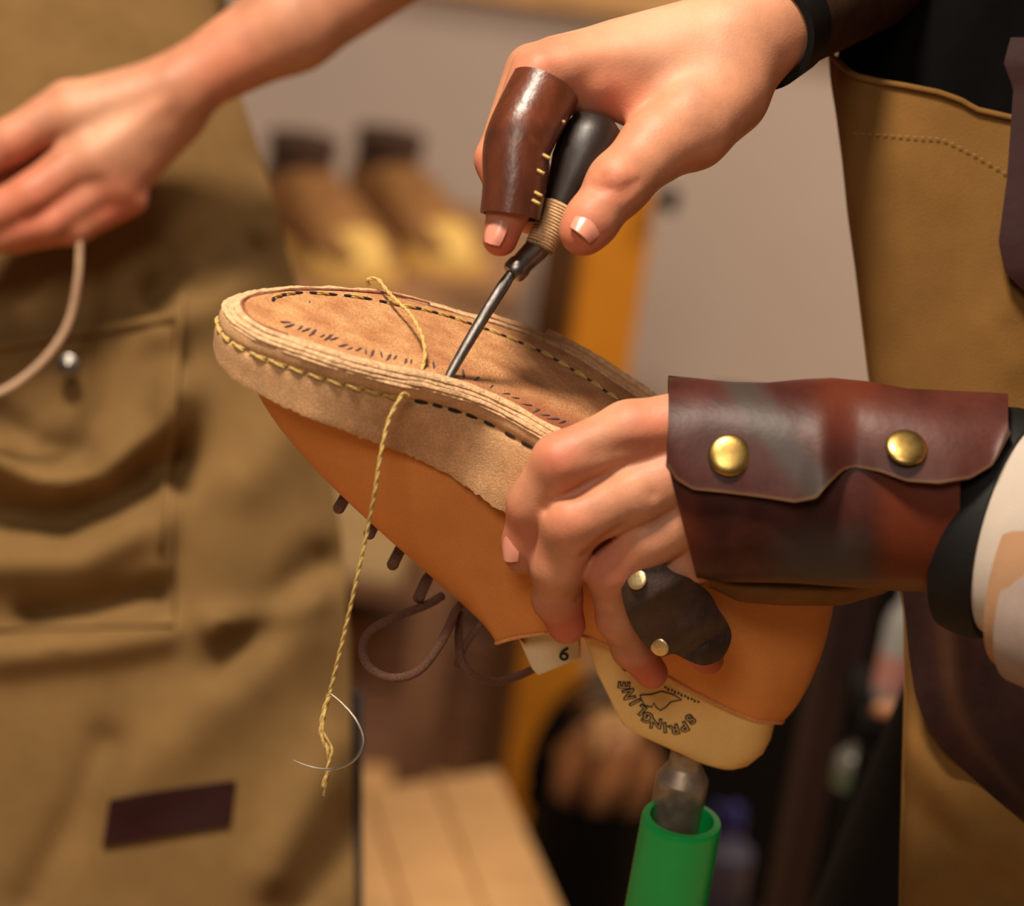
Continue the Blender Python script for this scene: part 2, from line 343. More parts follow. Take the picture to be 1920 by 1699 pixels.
# ochre cabinet standing on the floor
OZ = 2.85; c0 = Pm(1168, 360, OZ); zt_ = c0[2]; oc = empty('ochre_cabinet', (c0[0], c0[1], 0)); tag(oc, 'tall narrow ochre board cabinet standing behind the shoe', 'cabinet')
cyaw = math.radians(26); dv = np.array([-math.sin(cyaw), math.cos(cyaw), 0])
box('front_panel', (c0[0], c0[1], zt_ / 2), .082, .018, zt_, ochre_p, oc, cyaw, .002)
cb_ = np.array([c0[0], c0[1], zt_ / 2]) + dv * .06; box('body', cb_, .080, .10, zt_, ochre_shade, oc, cyaw, .002)
kn = c0 + np.array([.052, 0, -.002]); lathe('side_knob', kn - [.012, 0, 0], kn + [.014, 0, 0], [(0, .009), (.4, .009), (.5, .016), (.9, .015), (1, .008)], dark_p, oc, 16)
def on_shelf(name, px, y, sx, sy, sz, z0, m, label, yaw=0.):
    q = hit_y(px, 1100, y); c = np.array([q[0], y, z0 + sz / 2]); r = empty(name, (c[0], c[1], z0)); tag(r, label, 'box')
    box('body', c - [0, 0, .01], sx, sy, sz - .02, m, r, yaw, .003); box('lid', c + [0, 0, sz / 2 - .016], sx + .006, sy + .006, .03, m, r, yaw, .003); return r
on_shelf('shoe_box', 665, 3.0, .13, .2, .10, lowz, cream, 'cream cardboard box on the shelf under the bench')
on_shelf('shoe_box', 420, 3.15, .12, .2, .16, lowz, wood_m, 'brown box on the shelf under the bench')
SZ = .45; q = [hit_z(560, 1500, SZ), hit_z(935, 1440, SZ), hit_z(1062, 1715, SZ), hit_z(640, 1830, SZ)]; cc = sum(q) / 4; stl = empty('stool', (cc[0], cc[1], 0)); tag(stl, 'pale wooden stool with plank seat at the bottom beside the hanging thread', 'stool')
for i in range(3):
    a0, a1 = i / 3 + .004, (i + 1) / 3 - .004; e = lambda t, u: (q[0] * (1 - t) + q[1] * t) * (1 - u) + (q[3] * (1 - t) + q[2] * t) * u
    prism('seat_plank', [e(a0, 0), e(a1, 0), e(a1, 1), e(a0, 1)], .03, wood_l, stl)
for p in q: pp = p * .85 + cc * .15; box('leg', (pp[0], pp[1], (SZ - .03) / 2), .035, .035, SZ - .03, wood_m, stl)
# brown crate on the floor under the bench
cq = hit_z(800, 1452, 0.); low = empty('plank_crate', (cq[0], cq[1] + .1, 0)); tag(low, 'brown plank crate standing on the floor under the bench', 'crate')
brn = mat('crate_wood', srgb(128, 92, 68), .7, .1, 12, .05, 60, stretch=(9, 1, 1))
for i in range(3): box('plank', (cq[0] - .05, cq[1] + .01, .036 + i * .072), .30, .016, .068, brn, low, 0, .003)
for sx_ in (-.192, .092): box('side', (cq[0] + sx_, cq[1] + .12, .106), .014, .2, .208, brn, low)
box('back', (cq[0] - .05, cq[1] + .23, .106), .29, .014, .208, brn, low)
# stack of warm wood offcuts
cb = hit_z(1012, 1475, 0.); blk = empty('wood_offcuts', (cb[0], cb[1], 0)); tag(blk, 'stack of orange-brown wood offcuts beside the black tub', 'wood')
ow = mat('orange_wood', srgb(196, 130, 66), .6, .1, 12, .03, 60)
for i in range(4): box('offcut', (cb[0] + random.uniform(-.006, .006), cb[1] + .06, .018 + i * .0365), .11, .12, .035, ow, blk, random.uniform(-.1, .1))
# black tub with wooden lasts
ct = Pm(1125, 1500, 2.6); tub = empty('black_tub', (ct[0], ct[1], 0)); tag(tub, 'round black tub full of wooden lasts below the shoe', 'tub')
zt2 = ct[2] + .02
lathe('wall', (ct[0], ct[1], 0), (ct[0], ct[1], zt2), [(0, .065), (.02, .068), (1, .075), (.995, .071), (.5, .066), (.45, .02)], dark_p, tub, 32)
for a in (-.03, .03): tube('handle', [np.array([ct[0] - .075 * math.cos(t), ct[1] + a, zt2 - .02 + .13 * math.sin(t)]) for t in np.linspace(0, math.pi, 20)], .008, dark_p, tub, 8)
lm = mat('old_last_wood', srgb(176, 116, 72), .5, .15, 20, .05, 60)
for i, (dx, dy, ln, lab) in enumerate(((-.042, -.02, .13, 'wooden last leaning in the black tub, nearest the offcuts'), (-.004, -.034, .11, 'shortest wooden last, at the front of the black tub'), (.035, .0, .15, 'wooden last in the black tub, nearest the green stand'))):
    c = np.array([ct[0] + dx, ct[1] + dy, zt2 + .02]); rt = empty('wooden_last', c - [0, 0, ln / 2]); tag(rt, lab, 'last', 'wooden lasts in the tub')
    lathe('cone', c - np.array([0, 0, ln * .5]), c + np.array([.012, 0, ln * .5]), [(0, .006), (.08, .012), (.35, .017), (.6, .019), (.85, .015), (.95, .012), (1, .005)], lm, rt, 20); lathe('thimble', c + np.array([.0118, 0, ln * .49]), c + np.array([.0125, 0, ln * .53]), [(0, .006), (1, .005)], steel_d, rt, 12)
# black machine cabinet filling the lower right
cm = Pm(1490, 1500, 2.75); mc = empty('machine_cabinet', (cm[0], cm[1], 0)); tag(mc, 'black painted machine cabinet in the shadow behind the green stand', 'cabinet')
mt = Pm(1480, 790, 2.75)[2]
box('body', (cm[0] + .02, cm[1] + .13, mt / 2), .34, .22, mt, dark_p, mc, 0, .006); box('door', (cm[0] + .02, cm[1] + .012, mt / 2 - .01), .31, .012, mt - .08, dark_p, mc, 0, .004); tube('door_handle', [(cm[0] + .14, cm[1] + .006, mt - .2), (cm[0] + .14, cm[1] - .02, mt - .19), (cm[0] + .14, cm[1] - .02, mt - .1), (cm[0] + .14, cm[1] + .006, mt - .09)], .006, steel_d, mc, 8)
# dark red post
a = Pm(1590, 1130, 2.0); ps = empty('mahogany_post', (a[0], a[1], 0)); tag(ps, 'dark mahogany wooden post standing behind the heel of the shoe', 'post')
box('shaft', (a[0], a[1], (a[2] + .1) / 2), .036, .036, a[2] + .1, mahog, ps, .2, .004); box('foot', (a[0], a[1], .02), .10, .10, .04, mahog, ps, .2, .006)
# trolley with bottles between post and apron
TZm = 1.85; b0 = Pm(1655, 1400, TZm); sf = empty('tool_trolley', (b0[0] + .04, b0[1] + .05, 0)); tag(sf, 'black two-tier tool trolley beside the ochre apron', 'trolley')
tz1 = Pm(1650, 1345, TZm)[2]; tz2 = Pm(1650, 1530, TZm)[2]
for z in (tz1, tz2): box('tray', (b0[0] + .05, b0[1] + .05, z - .006), .14, .12, .012, dark_p, sf)
for dx in (-.012, .112):
    for dy in (.0, .10): box('post', (b0[0] + dx, b0[1] + dy, (tz1 - .013) / 2), .012, .012, tz1 - .013, dark_p, sf, 0, .001)
def bottle(px, y, z, r, h, m, lm_, label):
    c = hit_y(px, 1300, y); c = np.array([c[0], y, z]); rt = empty('bottle', c); tag(rt, label, 'bottle')
    lathe('body', c, c + [0, 0, h], [(0, r * .95), (.02, r), (.6, r), (.72, r * .8), (.8, r * .4), (1, r * .4)], m, rt, 20); lathe('cap', c + [0, 0, h], c + [0, 0, h * 1.14], [(0, r * .48), (.9, r * .46), (1, r * .3)], dark_p, rt, 16); lathe('label', c + [0, 0, h * .08], c + [0, 0, h * .38], [(0, r * 1.02), (1, r * 1.02)], lm_, rt, 20)
bottle(1668, b0[1] + .05, tz1, .014, .10, mat('grey_plastic', srgb(150, 146, 142), .5, .05, 20, 0), mat('pink_label', srgb(176, 120, 108), .6, .05, 20, 0), 'grey bottle with pink label on the trolley top beside the apron')
bottle(1625, b0[1] + .03, tz2, .014, .04, mat('grey_glass', srgb(100, 96, 86), .3, .05, 20, 0), mat('green_label', srgb(64, 78, 52), .6, .05, 20, 0), 'small grey jar with green label on the trolley tray')
ha, hb = np.array([b0[0] - .012, b0[1] + .0, tz1 + .009]), np.array([b0[0] + .06, b0[1] + .012, tz1 + .009]); tl = empty('hammer', ha); tag(tl, 'tan wooden hammer lying on the trolley below the grey bottle', 'hammer')
lathe('handle', ha, hb, [(0, .004), (.05, .007), (.5, .008), (1, .007)], lm, tl, 14); lathe('head', hb + [.01, -.02, 0], hb + [.01, .02, 0], [(0, .009), (.3, .009), (.5, .007), (1, .009)], steel_d, tl, 14)
# spray bottle on a low black bench
bl_c = Pm(1372, 1560, 2.35); sbz = bl_c[2] - .10; rt = empty('spray_bottle', (bl_c[0], bl_c[1], sbz)); tag(rt, 'lilac spray bottle with blue cap in the dark behind the green stand', 'bottle')
lathe('body', bl_c - [0, 0, .10], bl_c, [(0, .022), (.03, .024), (.8, .024), (.95, .01), (1, .009)], mat('lilac_plastic', srgb(60, 56, 74), .6, .05, 20, 0), rt, 20); lathe('cap', bl_c, bl_c + [0, 0, .03], [(0, .010), (.5, .011), (.9, .008), (1, .005)], mat('blue_plastic', srgb(14, 18, 84), .5, .05, 20, 0), rt, 16); tube('trigger', [bl_c + [0, 0, .02], bl_c + [-.02, 0, .026], bl_c + [-.024, 0, .005]], .004, MATS['blue_plastic'], rt, 8)
sb = empty('side_bench', (bl_c[0], bl_c[1], 0)); tag(sb, 'low black side bench under the spray bottle', 'bench')
box('top', (bl_c[0], bl_c[1], sbz - .011), .12, .10, .021, dark_p, sb)
for dx in (-.045, .045): box('leg', (bl_c[0] + dx, bl_c[1], (sbz - .022) / 2), .02, .08, sbz - .022, dark_p, sb)
# picture rail / shelf high on the wall
rl = hit_y(800, 5, WALL_Y - .03); tag(box('trim_1', (rl[0] + .2, WALL_Y - .015, rl[2] + .062), 5., .03, .09, wood_l, None, 0, .003), kind='structure')
# ------------------------------------------------------------------ the person on the left
D0 = 1590
arm = [
  (40, 40, [((330, 165, D0), (545, 42, D0 + 30), 82, 122), ((545, 42, D0 + 30), (930, -230, D0 + 120), 122, 165)]),
  (34, 34, [((345, 160, D0), (140, 215, D0 - 25), 84, 82), ((330, 190, D0 + 10), (180, 300, D0 - 30), 84, 84), ((310, 215, D0 + 40), (215, 345, D0 + 0), 84, 72), ((330, 210, D0 + 50), (265, 290, D0 + 20), 78, 60)]),
  (18, 18, chain([(130, 200, D0 - 30), (20, 265, D0 - 60), (-90, 330, D0 - 70), (-150, 400, D0 - 40)], [68, 56, 50, 42])),
  (16, 18, chain([(165, 290, D0 - 40), (60, 365, D0 - 85), (-60, 425, D0 - 95), (-120, 470, D0 - 40)], [66, 56, 50, 40])),
  (16, 18, chain([(195, 345, D0 - 15), (90, 415, D0 - 60), (-40, 450, D0 - 60), (-90, 480, D0 + 0)], [58, 50, 45, 36])),
  (16, 18, chain([(240, 370, D0 + 20), (140, 425, D0 - 20), (30, 445, D0 - 20), (-30, 450, D0 + 40)], [52, 44, 40, 34])),
  (20, 20, chain([(300, 240, D0 + 90), (150, 290, D0 + 90), (30, 320, D0 + 50), (-40, 350, D0 - 0)], [60, 48, 42, 36])),
]
ab = [((130, 262, D0 - 100), (20, 335, D0 - 120), 10, 12), ((180, 345, D0 - 100), (60, 412, D0 - 120), 8, 12), ((140, 210, D0 - 100), (320, 150, D0 - 80), -6, 18), ((170, 290, D0 - 105), (310, 190, D0 - 85), -7, 16)]
at_ = [((60, 400, D0 - 100), 150, 0, .6), ((220, 400, D0), 110, 0, .7), ((30, 280, D0 - 100), 90, 0, .4), ((420, 120, D0 - 60), 120, 0, .35), ((200, 230, D0 - 90), 90, 1, .5)]
LA = body(arm, 9., ab, tones=at_)
D1 = 1820
trunk2 = body([(80, 80, [((150, 1500, D1 + 560), (150, 200, D1 + 560), 380, 380), ((150, 200, D1 + 560), (200, -700, D1 + 560), 380, 330), ((930, -230, D0 + 120), (700, -600, D1 + 200), 165, 200), ((700, -600, D1 + 200), (300, -700, D1 + 500), 200, 250)])], 40., pad=90, relax=1)
per2 = body_mesh('person', [LA, trunk2], skin); tag(per2, 'person at left in olive canvas apron holding a cord, forearm across the frame', 'person')
RX = [(-300, 330), (0, 400), (180, 452), (260, 480), (400, 520), (520, 552), (700, 592), (1000, 640), (1200, 655), (1500, 662), (1800, 668)]
def rx(y): return np.interp(y, [p[0] for p in RX], [p[1] for p in RX])
LF = [([(0, 860), (90, 900), (190, 890), (300, 800), (330, 740)], 58, 34), ([(-40, 760), (60, 850), (140, 860)], -34, 26), ([(-60, 960), (120, 985), (240, 930), (330, 860)], -52, 34), ([(-60, 1060), (150, 1040), (260, 980)], 40, 40), ([(60, 1160), (200, 1135), (290, 1120)], -34, 22), ([(0, 1230), (180, 1210), (300, 1190)], 30, 28), ([(300, 560), (380, 540), (470, 470)], -34, 26), ([(300, 610), (420, 520), (520, 400)], 34, 40), ([(250, 600), (330, 500), (480, 400)], -16, 26),
      ([(340, 560), (318, 800), (300, 1060)], 16, 16), ([(420, 1250), (560, 1100), (600, 1060)], -34, 30), ([(400, 1170), (520, 1150), (590, 1120)], 26, 22), ([(240, 1480), (420, 1300), (560, 1180)], 20, 50), ([(520, 1640), (640, 1400)], 34, 40), ([(560, 1690), (660, 1560)], -34, 40), ([(60, 1690), (150, 1520), (200, 1400)], -22, 30), ([(560, 800), (470, 900)], 16, 40)]
def apl(u, v):
    y = -320 + 2200 * v; xr = rx(y); x = -420 + (xr + 420) * u; z = D1 + 280 * max(0, (x - (xr - 330)) / 330) ** 2.2 + 120 * max(0, (-x - 50) / 370) ** 2 - 1.9 * fold(x, y, LF); return cu(x, y, z)
ap2 = sheet('apron', apl, 100, 170, 14, canvas_l, per2)
def apz(x, y): xr = rx(y); return apl((x + 420) / (xr + 420), (y + 320) / 2200)[2] - F
sheet('pocket', lambda u, v: (lambda x, y: cu(x, y, apz(x, y) - 16))(-300 + 625 * u, (700 - 105 * u) + (1190 - 20 * u - (700 - 105 * u)) * v), 50, 60, 14, canvas_l, ap2)
tube('pocket_hem', W([cu(x, 700 - 105 * (x + 300) / 625, apz(x, 700 - 105 * (x + 300) / 625) - 30) for x in np.linspace(-300, 325, 40)]), 12 * S, canvas_l, ap2, 8)
tube('seam', W([cu(np.interp(y, [560, 800, 1020], [342, 322, 298]), y, apz(np.interp(y, [560, 800, 1020], [342, 322, 298]), y) - 20) for y in np.linspace(560, 1020, 40)]), 9 * S, canvas_l, ap2, 8)
bc_ = cu(128, 685, apz(128, 685) - 70); nd = W(bc_ + [0, 0, -1]) - W(bc_); lathe('button', W(bc_), W(bc_ + [0, 0, -16]), [(0, 28 * S), (.6, 28 * S), (.8, 22 * S), (.9, 8 * S), (1, 6 * S)], steel, ap2, 24)
pq = [(205, 1500), (442, 1464), (432, 1548), (192, 1588)]
def patch(u, v):
    a = np.array(pq[0]) * (1 - u) + np.array(pq[1]) * u; b = np.array(pq[3]) * (1 - u) + np.array(pq[2]) * u; q_ = a * (1 - v) + b * v; return cu(q_[0], q_[1], apz(*q_) - 12)
pt_ = sheet('leather_patch', patch, 16, 10, 12, maroon, ap2)
sheet('trousers', lambda u, v: cu(250 + 430 * u, 1300 + 700 * v, D1 + 330 + 90 * (u - .5) ** 2), 12, 20, 120, mat('charcoal_trousers', srgb(44, 40, 38), .9, .1, 30, .1, 400), per2)
crd = tube('cord', W([cu(*p) for p in catmull([(150, 440, D0 - 40), (146, 520, D0 - 20), (130, 600, D0 + 10), (95, 660, D0 + 20), (40, 712, D0 + 20), (-20, 745, D0 + 20), (-120, 790, D0 + 20)], 60)]), 9 * S, mat('pale_cord', srgb(196, 160, 128), .8, .1, 200, .1, 500), None, 8)
tag(crd, 'pale cord dangling from the hand of the person at left', 'cord')

def late_clothes():              # shirt and trousers of the person on the left
    cloth('shirt_body', [((150, 1150, D1 + 570), (150, 200, D1 + 570), 415, 415), ((150, 200, D1 + 570), (200, -740, D1 + 570), 415, 360), ((840, -400, D0 + 230), (700, -620, D1 + 220), 215, 240), ((700, -620, D1 + 220), (300, -720, D1 + 510), 240, 285)], canvas_l, per2)
    wq = W(cu(150, 1250, D1 + 570)); legs(per2, wq[0], wq[1], wq[2], .10, MATS['charcoal_trousers'], black_s)
# ------------------------------------------------------------------ the cobbler on the right: one body mesh, clothing as children
def fing(pts, r): return chain(pts, r)
V3 = lambda *a: np.array(a, float) / np.linalg.norm(a)
top_hand = [
  (30, 30, [((1370, 85, 150), (1180, 120, 95), 100, 80), ((1370, 95, 140), (1060, 130, 40), 92, 62), ((1375, 75, 165), (1045, 125, 110), 90, 60), ((1380, 75, 190), (1050, 130, 180), 85, 58), ((1380, 95, 200), (1080, 165, 240), 80, 52), ((1240, 140, 100), (1100, 170, 70), 75, 55)]),
  (34, 26, [((1440, 50, 165), (1370, 90, 150), 97, 103), ((1690, -95, 760), (1440, 50, 165), 112, 97)]),
  (40, 24, chain([(1350, 170, 110), (1290, 235, 50), (1235, 268, 10), (1160, 345, -45), (1108, 415, -62), (1092, 436, -64)], [98, 84, 68, 57, 47, 43])),
  (26, 26, [((1270, 190, 90), (1130, 170, 40), 60, 44), ((1290, 200, 100), (1190, 190, 70), 60, 42)]),
  (14, 16, chain([(1012, 140, 25), (962, 262, -25), (957, 378, -40), (938, 448, -38)], [58, 50, 42, 33])),
  (12, 16, chain([(1000, 135, 110), (936, 300, 100), (958, 385, 70), (1015, 415, 80)], [56, 45, 40, 33])),
  (12, 16, chain([(1010, 140, 185), (945, 290, 160), (985, 385, 120), (1050, 400, 110)], [54, 44, 39, 32])),
  (12, 16, chain([(1040, 165, 245), (985, 290, 235), (1020, 370, 190), (1075, 385, 165)], [48, 39, 34, 28])),
]
tb = [((1108, 352, -98), (1180, 362, -104), 5, 4.5), ((1040, 100, 10), (1060, 140, -10), -3, 14), ((960, 470, -75), (925, 475, -70), 1.5, 6), ((1110, 345, -95), (1185, 350, -100), 5, 6), ((1125, 330, -95), (1195, 340, -95), 3.5, 5), ((1105, 362, -98), (1170, 372, -102), 3, 5),
      ((1010, 120, -30), (1250, 95, 40), -6, 16), ((1000, 95, 60), (1290, 50, 90), -6, 16), ((1080, 215, -5), (1210, 175, 10), 10, 24)]
tt_ = [((940, 460, -60), 60, 0, .8), ((1090, 440, -100), 60, 0, .6), ((1150, 345, -100), 55, 0, .4), ((1010, 120, -20), 60, 0, .35), ((1150, 190, 20), 80, 0, .55), ((895, 320, 60), 50, 0, .6), ((1250, 60, 50), 120, 1, .5)]
TH = body(top_hand, 5.5, tb, tones=tt_)
low_hand = [
  (30, 30, [((1760, 935, -120), (1500, 890, -95), 105, 105), ((1500, 890, -95), (1290, 800, -85), 92, 62), ((1500, 900, -95), (1300, 885, -80), 95, 66), ((1500, 930, -90), (1315, 965, -60), 92, 62), ((1520, 960, -80), (1330, 1030, -30), 85, 54)]),
  (40, 30, [((1850, 960, -125), (1750, 935, -115), 108, 105), ((1890, 985, -125), (1850, 962, -125), 114, 108), ((2800, 1230, -665), (1890, 985, -125), 135, 114)]),
  (6, 18, chain([(1290, 795, -80), (1180, 812, -90), (1052, 866, -92), (1000, 946, -40), (986, 1020, 6), (982, 1040, 18)], [62, 58, 53, 48, 43, 37])),
  (8, 18, chain([(1300, 880, -78), (1190, 925, -85), (1072, 980, -82), (1046, 1060, -20), (1044, 1120, 50), (1062, 1172, 95)], [64, 59, 55, 50, 46, 37])),
  (7, 18, chain([(1312, 960, -60), (1215, 1010, -50), (1146, 1072, -25), (1160, 1160, 55), (1185, 1215, 115), (1222, 1262, 168)], [60, 53, 46, 41, 38, 32])),
  (7, 18, chain([(1330, 1020, -30), (1275, 1065, -10), (1240, 1110, 10), (1280, 1180, 80), (1328, 1236, 160)], [54, 46, 42, 38, 31])),
]
lb = [((1098, 1035, -90), (1220, 925, -130), 9, 9), ((960, 925, -150), (1010, 900, -165), 1.5, 5), ((1048, 955, -135), (1095, 1000, -120), 1.8, 5), ((1125, 1050, -75), (1165, 1080, -70), 1.6, 5), ((1020, 1085, -40), (1090, 1075, -50), 1.4, 5), ((1030, 1128, 30), (1085, 1120, 10), 4.5, 6), ((1020, 840, -165), (1060, 880, -165), -4, 16), ((1060, 960, -140), (1090, 985, -135), -3, 14), ((1030, 960, -100), (1180, 872, -140), 8, 8),
      ((1010, 905, -130), (960, 960, -90), 2, 8), ((1300, 830, -150), (1120, 850, -150), 5, 14), ((1165, 845, -140), (1260, 845, -140), 4, 12)]
lt = [((1045, 860, -150), 50, 0, .5), ((975, 1000, -40), 60, 0, .5), ((1070, 970, -120), 50, 0, .4), ((1060, 1170, 70), 70, 0, .85), ((1145, 1065, -60), 50, 0, .55), ((1215, 1265, 140), 70, 0, .9), ((1330, 1240, 140), 50, 0, .9), ((1240, 800, -140), 70, 0, .4)]
LH = body(low_hand, 5.5, lb, tones=lt)
trunk = body([(60, 60, [((2800, 1230, -665), (2700, -250, 300), 230, 300), ((1690, -95, 760), (2150, -800, 1150), 112, 260), ((2330, 1200, 1300), (2450, 200, 1250), 470, 620), ((2450, 200, 1250), (2500, -500, 1100), 620, 520)])], 34., pad=80, relax=1)
person = body_mesh('person', [TH, LH, trunk], skin)
tag(person, 'person at right in ochre apron and oxblood leather cuff working the awl', 'person')
def nail(c, n_dir, long_dir, w_, l_, parent, px=True):
    c = W(cu(*c)); n_dir = np.asarray(n_dir, float) @ RM; n_dir /= np.linalg.norm(n_dir); l = np.asarray(long_dir, float) @ RM; l -= n_dir * (l @ n_dir); l /= np.linalg.norm(l); s_ = np.cross(l, n_dir); V = []; f = []
    nu, nv = 9, 9
    for i in range(nu):
        for j in range(nv):
            a = (i / (nu - 1) * 2 - 1); b = (j / (nv - 1) * 2 - 1); k = math.sqrt(max(0, 1 - .32 * b * b)) if b > 0 else 1 - .18 * b * b
            x = a * w_ * k; y = b * l_ * (1 - .12 * a * a); z = -(a * a) * w_ * .42 - .10 * l_ * b * b
            V.append(c + S * (x * s_ + y * l + z * n_dir))
    V = np.array(V); V2 = V - n_dir * 4 * S; n = len(V); f = grid_faces(nu, nv); f += [tuple(q + n for q in r[::-1]) for r in f]
    ed = list(range(nv)) + [i * nv + nv - 1 for i in range(1, nu)] + [(nu - 1) * nv + j for j in range(nv - 2, -1, -1)] + [i * nv for i in range(nu - 2, 0, -1)]
    f += [(a, b, b + n, a + n) for a, b in zip(ed, ed[1:] + ed[:1])]
    return mesh('fingernail', np.vstack([V, V2]), f, nail_m, parent)
nail((1110, 412, -113), (.26, .30, -.9), (-.62, -.78, 0), 28, 36, person)
nail((927, 431, -77), (-.35, .2, -.9), (-.35, -.93, 0), 20, 27, person)
nail((951, 1022, -31), (-.70, -.02, -.70), (.06, -.95, .3), 23, 32, person)
# --- finger guards
def sleeve(name, pts, rads, m, parent, n=32, thick=7, tone=None, flat=1.0):
    c = [cu(*p) for p in pts]; c = catmull(c, 26); r = np.interp(np.linspace(0, 1, 26), np.linspace(0, 1, len(rads)), rads)
    Vo, _ = tube_vf(c, r, n, False); Vi, _ = tube_vf(c, r - thick, n, False); V = np.vstack([Vo, Vi]); k = len(Vo); f = grid_faces(26, n, True); f += [tuple(q + k for q in g[::-1]) for g in f]
    for j in range(n):
        a, b = j, (j + 1) % n; f += [(a, b, b + k, a + k), (25 * n + a, 25 * n + b, 25 * n + b + k, 25 * n + a + k)]
    t = None
    if tone: t = np.array([tone(v) for v in V])
    return mesh(name, W(V), f, m, parent, True, t)
g1 = sleeve('finger_guard', [(1022, 165, 2), (1002, 205, -12), (980, 248, -30), (968, 285, -36), (965, 345, -42), (956, 406, -44)], [68, 67, 65, 62, 59, 56], guard_m, person, tone=lambda v: (max(0, min(1, (v[1] < 570) * .35 + (abs(v[1] - 590) < 14) * .5)), 0, 0))
g1['label'] = 'glossy brown leather guard on the index finger'
for (x, y, z) in ((1052, 205, -5), (1045, 222, -20), (1018, 290, -50), (1006, 318, -60), (1002, 360, -62), (998, 375, -65)):
    a = P(x, y, z - 22); tube('guard_stitch', [a, a + (P(x + 14, y + 8, z - 14) - P(x, y, z - 10))], 3.5 * S, thread_m, g1, 6)
g2 = sheet('pinky_guard', lambda u, v: None, 2, 2, 1, darkleather, person) if False else None
GP = [(1172, 1062), (1200, 1046), (1232, 1048), (1262, 1072), (1296, 1086), (1330, 1112), (1346, 1140), (1368, 1176), (1370, 1204), (1352, 1236), (1318, 1248), (1284, 1236), (1262, 1226), (1236, 1232), (1208, 1208), (1182, 1168), (1166, 1112)]
gpc = catmull(GP, 80, True); gc = np.array([1262., 1140.]); V = []
def gdz(x, y):
    s = (x - 1240) * .53 + (y - 1110) * .85; dd = abs((x - 1240) * .85 - (y - 1110) * .53); return -68 + 12 * math.exp(-((s - 125) / 10) ** 2) + .70 * max(0, s) + .0042 * dd * dd + (-12 * math.exp(-((s - 90) / 26) ** 2))
for r in np.linspace(0, 1, 14):
    for p in gpc: q = gc + (p - gc) * r; V.append(cu(q[0], q[1], gdz(*q) - 10))
V = np.array(V); n0 = len(V); f = grid_faces(14, 80, True); V2 = V + [0, 0, 14]; f += [tuple(i + n0 for i in q[::-1]) for q in f]; f += [(13 * 80 + j, 13 * 80 + (j + 1) % 80, n0 + 13 * 80 + (j + 1) % 80, n0 + 13 * 80 + j) for j in range(80)]
g2 = mesh('pinky_guard', W(np.vstack([V, V2])), f, darkleather, person); g2['label'] = 'dark leather guard riveted round the little finger'
def rivet(px, py, dz, r, parent, m=brass, dome=.5, nd=(0, 0, -1)):
    c = W(cu(px, py, dz)); nd = np.asarray(nd, float) @ RM; nd /= np.linalg.norm(nd)
    return lathe('rivet', c - nd * r * .12 * S, c + nd * r * .2 * S, [(0, r * S), (.3, r * 1.02 * S), (.5, r * .98 * S), (.7, r * .88 * S), (.88, r * .66 * S), (.96, r * .38 * S), (1, r * .05 * S)], m, parent, 28)
pale_brass = mat('pale_brass', srgb(214, 190, 140), .38, .1, 300, .2, 700, metal=.85)
rivet(1194, 1086, gdz(1194, 1086) - 12, 19, g2, pale_brass, nd=(-.45, .2, -.87)); rivet(1236, 1214, gdz(1236, 1214) - 12, 18, g2, pale_brass, nd=(-.4, -.35, -.85))
# --- big wrist cuff
cy = lambda x: np.interp(x, [1250, 1500, 1800], [905, 908, 925]); chh = lambda x: np.interp(x, [1250, 1310, 1450, 1700, 1800], [178, 186, 186, 190, 185]); cdd = lambda x: np.interp(x, [1250, 1400, 1600, 1800], [112, 128, 132, 128])
cdz = lambda x: np.interp(x, [1250, 1500, 1800], [-78, -92, -118])
def cuffpt(x, a, grow=0.):       # a = 0 front, 90 top, -90 bottom
    sa, ca = math.sin(a), math.cos(a); y = cy(x) - (chh(x) + grow) * np.sign(sa) * abs(sa) ** .85; z = cdz(x) - (cdd(x) + grow) * np.sign(ca) * abs(ca) ** .8
    xs = x + (max(0, y - 880) * .26) * np.clip((1500 - x) / 250, 0, 1) + .0002 * (y - 900) ** 2 * np.clip((1400 - x) / 150, 0, 1) * -0
    wr = 5 * math.sin(x * .03 + 2 * a) * np.clip((x - 1350) / 100, 0, 1) + 10 * math.exp(-((x - 1385) / 40) ** 2) * math.exp(-((a + 1.0) / .3) ** 2)
    return cu(xs, y, z + wr)
nx_, na = 44, 72; xs = np.linspace(1254, 1800, nx_); V = []; T = []
for g in (0, -13):
    for x in xs:
        for j in range(na):
            a = 2 * math.pi * j / na; p = cuffpt(x, a, g); V.append(p); py = 849.5 - F * p[1] / p[2]; px = 960 + F * p[0] / p[2]
            grey = math.exp(-((px - 1545) / 95) ** 4) * np.clip((py - 965) / 60, 0, 1); red = np.clip((px - 1625) / 50, 0, 1) * .75 + .5 * math.exp(-((px - 1290) / 30) ** 2)
            edge = np.clip((py - 1080) / 20, 0, 1) * np.clip((px - 1330) / 50, 0, 1) if g == 0 else .6
            T.append((min(1, grey * .95), min(1, red), edge * .7 if g == 0 else .6))
k = nx_ * na; f = grid_faces(nx_, na, True); f += [tuple(q + k for q in g[::-1]) for g in f]
for j in range(na):
    b = (j + 1) % na; f += [(j, b, b + k, j + k), ((nx_ - 1) * na + j, (nx_ - 1) * na + b, (nx_ - 1) * na + b + k, (nx_ - 1) * na + j + k)]
cuff = mesh('leather_cuff', W(np.array(V)), f, oxblood, person, True, np.array(T)); cuff['label'] = 'oxblood leather wrist cuff with brass rivets and worn grey stripes'
FX = [1252, 1300, 1370, 1440, 1500, 1560, 1640, 1700, 1800, 1850, 1892]; FT = [704, 708, 716, 717, 711, 708, 716, 728, 733, 735, 738]
